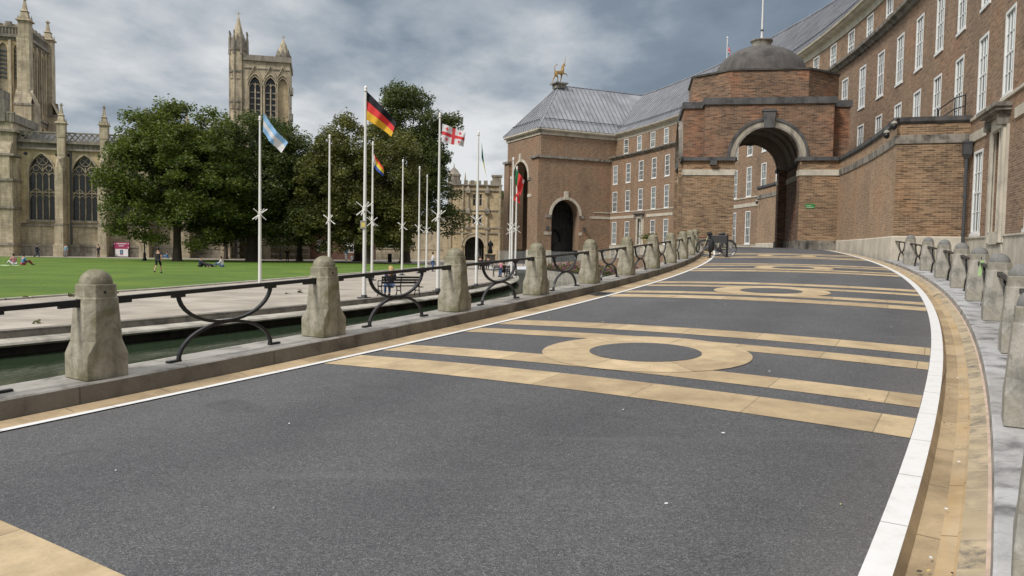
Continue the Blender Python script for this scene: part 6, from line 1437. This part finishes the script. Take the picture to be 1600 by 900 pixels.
# ------------------------------------------------------------------ bicycles and stand
def make_bike(fm, nm='bicycle'):
    root = thing(nm, 'x', 'bicycle')
    for x in (-.52, .52):
        mb = MB(); mb.setm('rubber'); n = 26; mb.grid(lambda a, b_, x=x: (x + (.335 + .017 * math.cos(b_)) * math.cos(a), .017 * math.sin(b_), .35 + (.335 + .017 * math.cos(b_)) * math.sin(a)), [2 * math.pi * i / n for i in range(n)], [2 * math.pi * j / 6 for j in range(7)], close=True)
        w = mb.build('wheel', None, root, smooth=True); mb = MB(); mb.setm('chrome')
        for k in range(12): a = math.pi * 2 * k / 12; mb.tube([(x, 0, .35), (x + .32 * math.cos(a), 0, .35 + .32 * math.sin(a))], .003, 3)
        mb.tube([(x, -.05, .35), (x, .05, .35)], .025, 8); mb.grid(lambda a, b_, x=x: (x + (.315 + .008 * math.cos(b_)) * math.cos(a), .008 * math.sin(b_), .35 + (.315 + .008 * math.cos(b_)) * math.sin(a)), [2 * math.pi * i / n for i in range(n)], [2 * math.pi * j / 4 for j in range(5)], close=True)
        mb.build('rim', None, w)
    mb = MB(); mb.setm(fm); bb_, hd, sc = (.08, 0, .30), (-.36, 0, .80), (.20, 0, .82)
    for a, b_ in ((bb_, hd), (bb_, sc), (hd, sc), (bb_, (.52, 0, .35)), (sc, (.52, 0, .35)), ((-.34, 0, .86), (-.52, 0, .35))): mb.tube([a, b_], .02, 6)
    mb.build('frame', None, root); mb = MB(); mb.setm('black_iron'); mb.tube([(-.36, 0, .8), (-.38, 0, .98)], .016, 6); mb.tube([(-.30, -.28, 1.02), (-.38, -.1, .98), (-.38, .1, .98), (-.30, .28, 1.02)], .016, 6); mb.build('handlebar', None, root)
    mb = MB(); mb.setm('black_iron'); mb.tube([(.20, 0, .80), (.23, 0, .94)], .014, 6); mb.tube([(.10, 0, .97), (.2, 0, .965), (.34, 0, .97)], [.02, .05, .07], 8); mb.build('saddle', None, root)
    mb = MB(); mb.setm('dark_grey'); mb.tube([(.08, -.04, .30), (.08, .04, .30)], .09, 12); mb.tube([(.08, .06, .30), (.20, .06, .20)], .012, 5); mb.tube([(.08, -.06, .30), (-.04, -.06, .40)], .012, 5); mb.tube([(.16, .08, .20), (.26, .08, .20)], .02, 5); mb.build('crank', None, root); return root
base_b = unproj(1123, 398, 33.0)
for i, (dx, dy, fm, lab, yaw) in enumerate(((-.14, -.1, 'frame_blue', 'nearest bicycle in the row, dark blue frame behind the black stand', 2), (-.02, .45, 'frame_cream', 'pale cream framed bicycle, second in the row at the stand', -4), (-.42, .95, 'frame_red', 'red framed bicycle leaning third in the row', 3), (.30, 1.45, 'cloth_black', 'black bicycle at the back of the row, poking out furthest right', -6))):
    o = make_bike(fm); x, y = base_b.x + dx, base_b.y + dy; r_ = math.hypot(x - CX, y - CY); t_ = math.degrees(math.atan2(y - CY, x - CX)); o.location = (x, y, rsurf(r_, t_)); o.rotation_euler = (R(4 * (-1) ** i), 0, R(yaw)); tag(o, lab, 'bicycle', 'bicycles parked by the arch')
q0 = unproj(1109, 404, 32.2); q1 = unproj(1135.5, 404, 32.2); zg = lambda p: rsurf(math.hypot(p.x - CX, p.y - CY), math.degrees(math.atan2(p.y - CY, p.x - CX)))
bs = thing('cycle_stand', 'black two post stand with a grey panel in front of the bicycles', 'cycle stand', (q0.x, q0.y, zg(q0)))
for q in (q0, q1):
    mb = MB(); mb.setm('black_iron'); z = zg(q); mb.tube([(q.x, q.y, z), (q.x, q.y, z + .95)], .045, 8); mb.tube([(q.x, q.y, z), (q.x, q.y, z + .03)], .12, 10); mb.build('leg', None, bs)
mb = MB(); mb.setm('dark_grey'); z = zg(q0); mb.box(q0.x, q1.x, q0.y - .03, q0.y + .03, z + .62, z + .90); mb.tube([(q0.x, q0.y, z + .9), (q1.x, q1.y, z + .9)], .04, 8); mb.build('panel', None, bs)
mb = MB(); mb.setm('cloth_black'); mb.loops([[(q0.x + .02 + math.cos(a) * r_, q0.y - .12 + math.sin(a) * r_ * .8, z + h) for a in [2 * math.pi * k / 10 for k in range(10)]] for r_, h in ((.04, .24), (.11, .32), (.13, .5), (.10, .66), (.05, .78))]); tag(mb.build('bag', None, None, smooth=True), 'black bag hanging on the left leg of the cycle stand', 'bag')
# ------------------------------------------------------------------ people
def person(q, yaw, pose, top, bottom, label, hair='hair_dark', h=1.72, short=False, group=None, armup=False, long_hair=False, shoe='shoe'):
    s_ = h / 1.75; root = thing('person', label, 'person', tuple(q), R(yaw), group)
    if pose == 'stand': pel = (0, 0, .93); kn = [(.10, .03, .50), (-.10, .0, .50)]; an = [(.11, 0, .09), (-.11, -.02, .09)]
    elif pose == 'walk': pel = (0, 0, .92); kn = [(.10, .22, .52), (-.10, -.05, .50)]; an = [(.10, .26, .10), (-.10, -.38, .18)]
    elif pose == 'ground': pel = (0, 0, .13); kn = [(.14, .42, .42), (-.14, .48, .34)]; an = [(.12, .72, .08), (-.14, .82, .07)]
    else: pel = (0, .08, .53); kn = [(.10, .50, .52), (-.10, .50, .52)]; an = [(.10, .52, .09), (-.10, .54, .09)]
    px_, py_, pz_ = pel; ln = .10 if pose == 'ground' else (.0 if pose in ('stand', 'walk') else -.05)
    up = lambda x, y, z: (px_ + x, py_ + y + ln * z, pz_ + z)
    V_ = [pel, up(0, 0, .22), up(0, 0, .42), up(0, .0, .56), up(0, .02, .64), up(0, .025, .70), up(0, .02, .77)]; E_ = [(i, i + 1) for i in range(6)]; rad = [(.15, .11), (.13, .10), (.15, .10), .055, .085, .098, .085]
    hand_i = []
    for sd_, i_ in ((1, 0), (-1, 1)):
        if pose == 'walk': el, wr = up(.26 * sd_, -.10 * sd_, .22), up(.25 * sd_, .08 - .18 * sd_, .02)
        elif pose == 'stand': el, wr = up(.25 * sd_, -.02, .22), (up(.14 * sd_, .24, .30) if armup else up(.27 * sd_, .06, -.02))
        elif pose == 'ground': el, wr = up(.24 * sd_, .08, .24), up(.14 * sd_, .34, .20)
        else: el, wr = up(.24 * sd_, .05, .24), up(.14 * sd_, .28, .12)
        k = len(V_); pm = tuple(Vector(wr) + (Vector(wr) - Vector(el)).normalized() * .07)
        V_ += [up(.19 * sd_, 0, .46), el, wr, pm]; E_ += [(2, k), (k, k + 1), (k + 1, k + 2), (k + 2, k + 3)]; rad += [.062, .045, .030, (.042, .022)]
        dr_ = (Vector(wr) - Vector(el)).normalized(); sdv = dr_.cross(Vector((0, 1, 0.2))).normalized()
        for f, (o_, l_) in enumerate(((-.03, .075), (-.01, .085), (.01, .08), (.03, .065))):
            a = Vector(pm) + sdv * o_ + dr_ * .03; b_ = a + dr_ * l_ * .7 + Vector((0, .02, 0)); kk = len(V_); V_ += [tuple(a), tuple(b_)]; E_ += [(k + 3, kk), (kk, kk + 1)]; rad += [.010, .008]
        a = Vector(wr) + sdv * .035 + dr_ * .03; kk = len(V_); V_ += [tuple(a), tuple(a + dr_ * .04 + sdv * .015)]; E_ += [(k + 2, kk), (kk, kk + 1)]; rad += [.011, .009]
    for i_, sd_ in ((0, 1), (1, -1)):
        k = len(V_); V_ += [(px_ + .09 * sd_, py_ + .0, pz_ - .04), kn[i_], an[i_], (an[i_][0], an[i_][1] + .13, max(.04, an[i_][2] - .04))]; E_ += [(0, k), (k, k + 1), (k + 1, k + 2), (k + 2, k + 3)]; rad += [.085, .055, .038, (.04, .03)]
    sc = lambda L: [(x * s_, y * s_, z * s_) for x, y, z in L]; rs_ = lambda L: [r * s_ if not isinstance(r, tuple) else (r[0] * s_, r[1] * s_) for r in L]
    body = skin_fig('body', sc(V_), E_, rs_(rad), 'skin', root, 1)
    # face
    mb = MB(); mb.rel = False; mb.setm('skin'); hc = Vector(V_[5]) * s_; mb.tube([hc + Vector((0, .085, .02)) * s_, hc + Vector((0, .115, -.02)) * s_], [.010, .016], 6); mb.setm('cloth_black')
    for e_ in (-1, 1): mb.tube([hc + Vector((.032 * e_, .088, .015)) * s_, hc + Vector((.032 * e_, .097, .015)) * s_], .010, 6)
    mb.setm('cloth_pink'); mb.tube([hc + Vector((-.022, .090, -.045)) * s_, hc + Vector((.022, .090, -.045)) * s_], .006, 5); mb.build('face', None, root)
    kL = 7 + 4 + 10; aL = 7; aR = 7 + 14; top_v = [V_[0], V_[1], V_[2], up(0, 0, .50), V_[aL], V_[aL + 1], V_[aR], V_[aR + 1]]
    ex = lambda a, b_: tuple(Vector(a).lerp(Vector(b_), .75)); top_v[5] = ex(V_[aL], V_[aL + 1]) if short else V_[aL + 1]; top_v[7] = ex(V_[aR], V_[aR + 1]) if short else V_[aR + 1]
    te = [(0, 1), (1, 2), (2, 3), (2, 4), (4, 5), (2, 6), (6, 7)]; tr_ = [(.178, .145), (.165, .135), (.182, .138), .07, .08, .062, .08, .062]
    if not short: top_v += [V_[aL + 2], V_[aR + 2]]; te += [(5, 8), (7, 9)]; tr_ += [.045, .045]
    skin_fig('top', sc(top_v), te, rs_(tr_), top, root, 1, 1)
    l0 = 7 + 28; bv = [V_[0], V_[l0], V_[l0 + 1], V_[l0 + 4], V_[l0 + 5]]; be = [(0, 1), (1, 2), (0, 3), (3, 4)]; br = [(.155, .12), .10, .075, .10, .075]
    if not short: bv += [V_[l0 + 2], V_[l0 + 6]]; be += [(2, 5), (4, 6)]; br += [.055, .055]
    skin_fig('trousers' if not short else 'shorts', sc(bv), be, rs_(br), bottom, root, 1)
    for k in (l0 + 2, l0 + 6): mb = MB(); mb.rel = False; mb.setm(shoe); a = Vector(V_[k]) * s_; mb.tube([a + Vector((0, -.05, -.05)) * s_, a + Vector((0, .06, -.05)) * s_, a + Vector((0, .19, -.06)) * s_], [.045 * s_, .05 * s_, .03 * s_], 8); mb.build('shoe', None, root, smooth=True)
    mb = MB(); mb.rel = False; mb.setm(hair); hc = Vector(V_[5]) * s_ + Vector((0, -.015, .02)) * s_; n = 12
    L = []
    for a in (-75, -50, -25, 0, 25, 50, 75): L.append([hc + Vector((math.cos(2 * math.pi * k / n) * .103 * math.cos(R(a)), math.sin(2 * math.pi * k / n) * (.108 if math.sin(2 * math.pi * k / n) < 0 else (.108 if a > 20 else .05)) * math.cos(R(a)), .118 * math.sin(R(a)))) * s_ for k in range(n)])
    mb.loops(L)
    if long_hair: mb.tube([hc + Vector((0, -.05, .05)) * s_, hc + Vector((0, -.09, -.08)) * s_, hc + Vector((0, -.10, -.22)) * s_, hc + Vector((0, -.09, -.34)) * s_], [.08 * s_, .11 * s_, .12 * s_, .05 * s_], 10)
    mb.build('hair', None, root, smooth=True); return root
G = lambda px, py: ground_pt(px, py, .05)
person(G(247, 427), 5, 'walk', 'cloth_black', 'cloth_black', 'man in black t-shirt and black shorts walking away across the lawn', short=True, h=1.78)
person(ground_pt(58, 403), -75, 'walk', 'cloth_navy', 'cloth_navy', 'person in dark clothes walking along the far path left of the others')
person(ground_pt(103, 401.5), 170, 'stand', 'cloth_teal', 'cloth_grey', 'person in pale blue top on the far path below the cathedral window')
person(ground_pt(154, 402), 160, 'stand', 'cloth_black', 'cloth_black', 'dark dressed person on the far path, left one of a pair')
person(ground_pt(161, 401.5), 200, 'stand', 'cloth_navy', 'cloth_black', 'dark dressed person on the far path, right one of a pair')
person(G(22, 413.5), 60, 'ground', 'cloth_pink', 'cloth_white', 'person in pink sitting on the lawn at the left')
person(G(36, 414), -30, 'ground', 'cloth_blue', 'cloth_red', 'person in blue shirt sitting on the lawn at the left')
person(G(313, 417), -100, 'ground', 'cloth_navy', 'cloth_black', 'person in dark top sitting on the lawn beside a black bag')
person(G(347, 417), 80, 'ground', 'cloth_white', 'cloth_jeans', 'person in white shirt and jeans sitting on the lawn')
person(ground_pt(262, 403.5), 100, 'ground', 'cloth_blue', 'cloth_blue', 'person in blue sitting by the cathedral wall')
person(ground_pt(323, 401), 180, 'stand', 'cloth_red', 'cloth_black', 'person in red top standing in the shade between two trunks')
person(ground_pt(449, 408), 20, 'stand', 'cloth_black', 'cloth_black', 'dark figure standing alone under the trees beside a lamp post')
person(ground_pt(541, 407), 150, 'stand', 'cloth_blue', 'cloth_white', 'person in blue top and white trousers under the trees')
person(ground_pt(551.5, 407), 170, 'ground', 'cloth_white', 'cloth_white', 'person in white sitting low under the trees')
person(ground_pt(676, 424.5), -70, 'stand', 'cloth_white', 'cloth_jeans', 'person in white top and blue jeans standing at the lawn corner', armup=True)
person(ground_pt(745, 409), 180, 'stand', 'cloth_grey', 'cloth_white', 'pale dressed person in front of the gatehouse arch')
bw = bp.location; rb = R(6); seat = lambda b_, dx, yw: (b_.x + dx * math.cos(R(yw)) - .14 * math.sin(R(yw)), b_.y + dx * math.sin(R(yw)) + .14 * math.cos(R(yw)), b_.z)
person(Vector(seat(bw, -.36, 27)), 27, 'bench', 'cloth_navy', 'cloth_jeans', 'blonde woman in a dark blue jacket sitting on the bench, back to the camera', hair='hair_blonde', long_hair=True, h=1.68)
b2_ = bpy.data.objects['park_bench.002'].location
person(ground_pt(782, 433, .02), -60, 'stand', 'cloth_pink', 'cloth_jeans', 'child in pink top and jeans standing by the far bench', h=1.25)
person(Vector(seat(b2_, -.05, 8)), 40, 'bench', 'cloth_black', 'cloth_black', 'person in black leaning forward on the far bench', h=1.5)
person(Vector(seat(b2_, .5, 8)), 30, 'bench', 'cloth_white', 'cloth_grey', 'person in white hooded top sitting on the far bench')
b1_ = bpy.data.objects['park_bench.001'].location
person(Vector(seat(b1_, -.4, 12)), 12, 'bench', 'cloth_black', 'cloth_black', 'person in black on the left of the farther bench'); person(Vector(seat(b1_, .4, 12)), 12, 'bench', 'cloth_black', 'cloth_navy', 'person in black and navy on the right of the farther bench')
# weeds along the quay edge
rng = np.random.default_rng(8); W_ = []
for px, py, n_, s_ in ((105, 463, 60, .10), (35, 466, 25, .07), (180, 458, 20, .05), (465, 457, 45, .08), (445, 459, 20, .06), (600, 446, 20, .06), (52, 505, 20, .06), (655, 449, 20, .06)):
    g_ = ground_pt(px, py, .03); W_.append(np.array(g_) + np.abs(rng.normal(size=(n_, 3))) * np.array([s_ * 1.4, s_, s_ * .6]))
tag(leaf_mesh('weeds', np.concatenate(W_), 0, .05, 'leaf_olive', rng), 'small weeds sprouting from joints in the paved path', 'weeds', kind='stuff')
# small things on the lawn
q = G(326, 417); mb = MB(); mb.setm('cloth_black'); mb.loops([[(q.x + math.cos(2 * math.pi * k / 10) * a, q.y + math.sin(2 * math.pi * k / 10) * a * .6, q.z + z) for k in range(10)] for a, z in ((.34, 0), (.42, .1), (.36, .24), (.15, .32))]); tag(mb.build('bag', None, None, smooth=True), 'black bag lying on the lawn between the two sitters', 'bag')
q = G(8, 415); mb = MB(); mb.setm('tag_green'); mb.T = Matrix.Translation(q); mb.grid(lambda a, b_: (a, b_, .03 + .02 * math.sin(a * 5) * math.cos(b_ * 4)), frange(-.9, .9, .2), frange(-.6, .6, .2)); tag(mb.build('picnic_blanket', None, None, smooth=True), 'yellow green blanket spread on the lawn at the far left', 'blanket')
# ------------------------------------------------------------------ split part meshes that hold several separate pieces
def split_parts(o):
    me = o.data; nf = len(me.polygons); co = np.empty(len(me.vertices) * 3); me.vertices.foreach_get('co', co); co = co.reshape(-1, 3)
    lo = np.array([co[list(p.vertices)].min(0) for p in me.polygons]) - .012; hi = np.array([co[list(p.vertices)].max(0) for p in me.polygons]) + .012
    lab = -np.ones(nf, int); k = 0
    for i in range(nf):
        if lab[i] >= 0: continue
        st = [i]; lab[i] = k
        while st:
            j = st.pop(); ov = np.all((lo <= hi[j]) & (hi >= lo[j]), axis=1) & (lab < 0)
            for q in np.nonzero(ov)[0]: lab[q] = k; st.append(q)
        k += 1
    if k < 2 or k > 60: return
    for c in range(1, k):
        n = o.copy(); n.data = me.copy(); COL.objects.link(n)
        b = bmesh.new(); b.from_mesh(n.data); b.faces.ensure_lookup_table(); bmesh.ops.delete(b, geom=[b.faces[i] for i in range(nf) if lab[i] != c], context='FACES'); b.to_mesh(n.data); b.free()
    b = bmesh.new(); b.from_mesh(me); b.faces.ensure_lookup_table(); bmesh.ops.delete(b, geom=[b.faces[i] for i in range(nf) if lab[i] != 0], context='FACES'); b.to_mesh(me); b.free()
SPL = {'pilaster', 'arch_ring', 'stone_band', 'keystone', 'wall_lamp', 'roundel', 'post', 'plinth', 'cornice', 'eaves', 'impost', 'parapet_cap', 'archway', 'buttress', 'side_moulding', 'balcony', 'louvre'}
for o in [o for o in list(COL.objects) if o.type == 'MESH' and o.parent is not None and o.name.split('.')[0] in SPL and not o.children]:
    if o.name.startswith('louvre') or o.data.users > 1: continue
    if len(o.data.polygons) < 3000: split_parts(o)
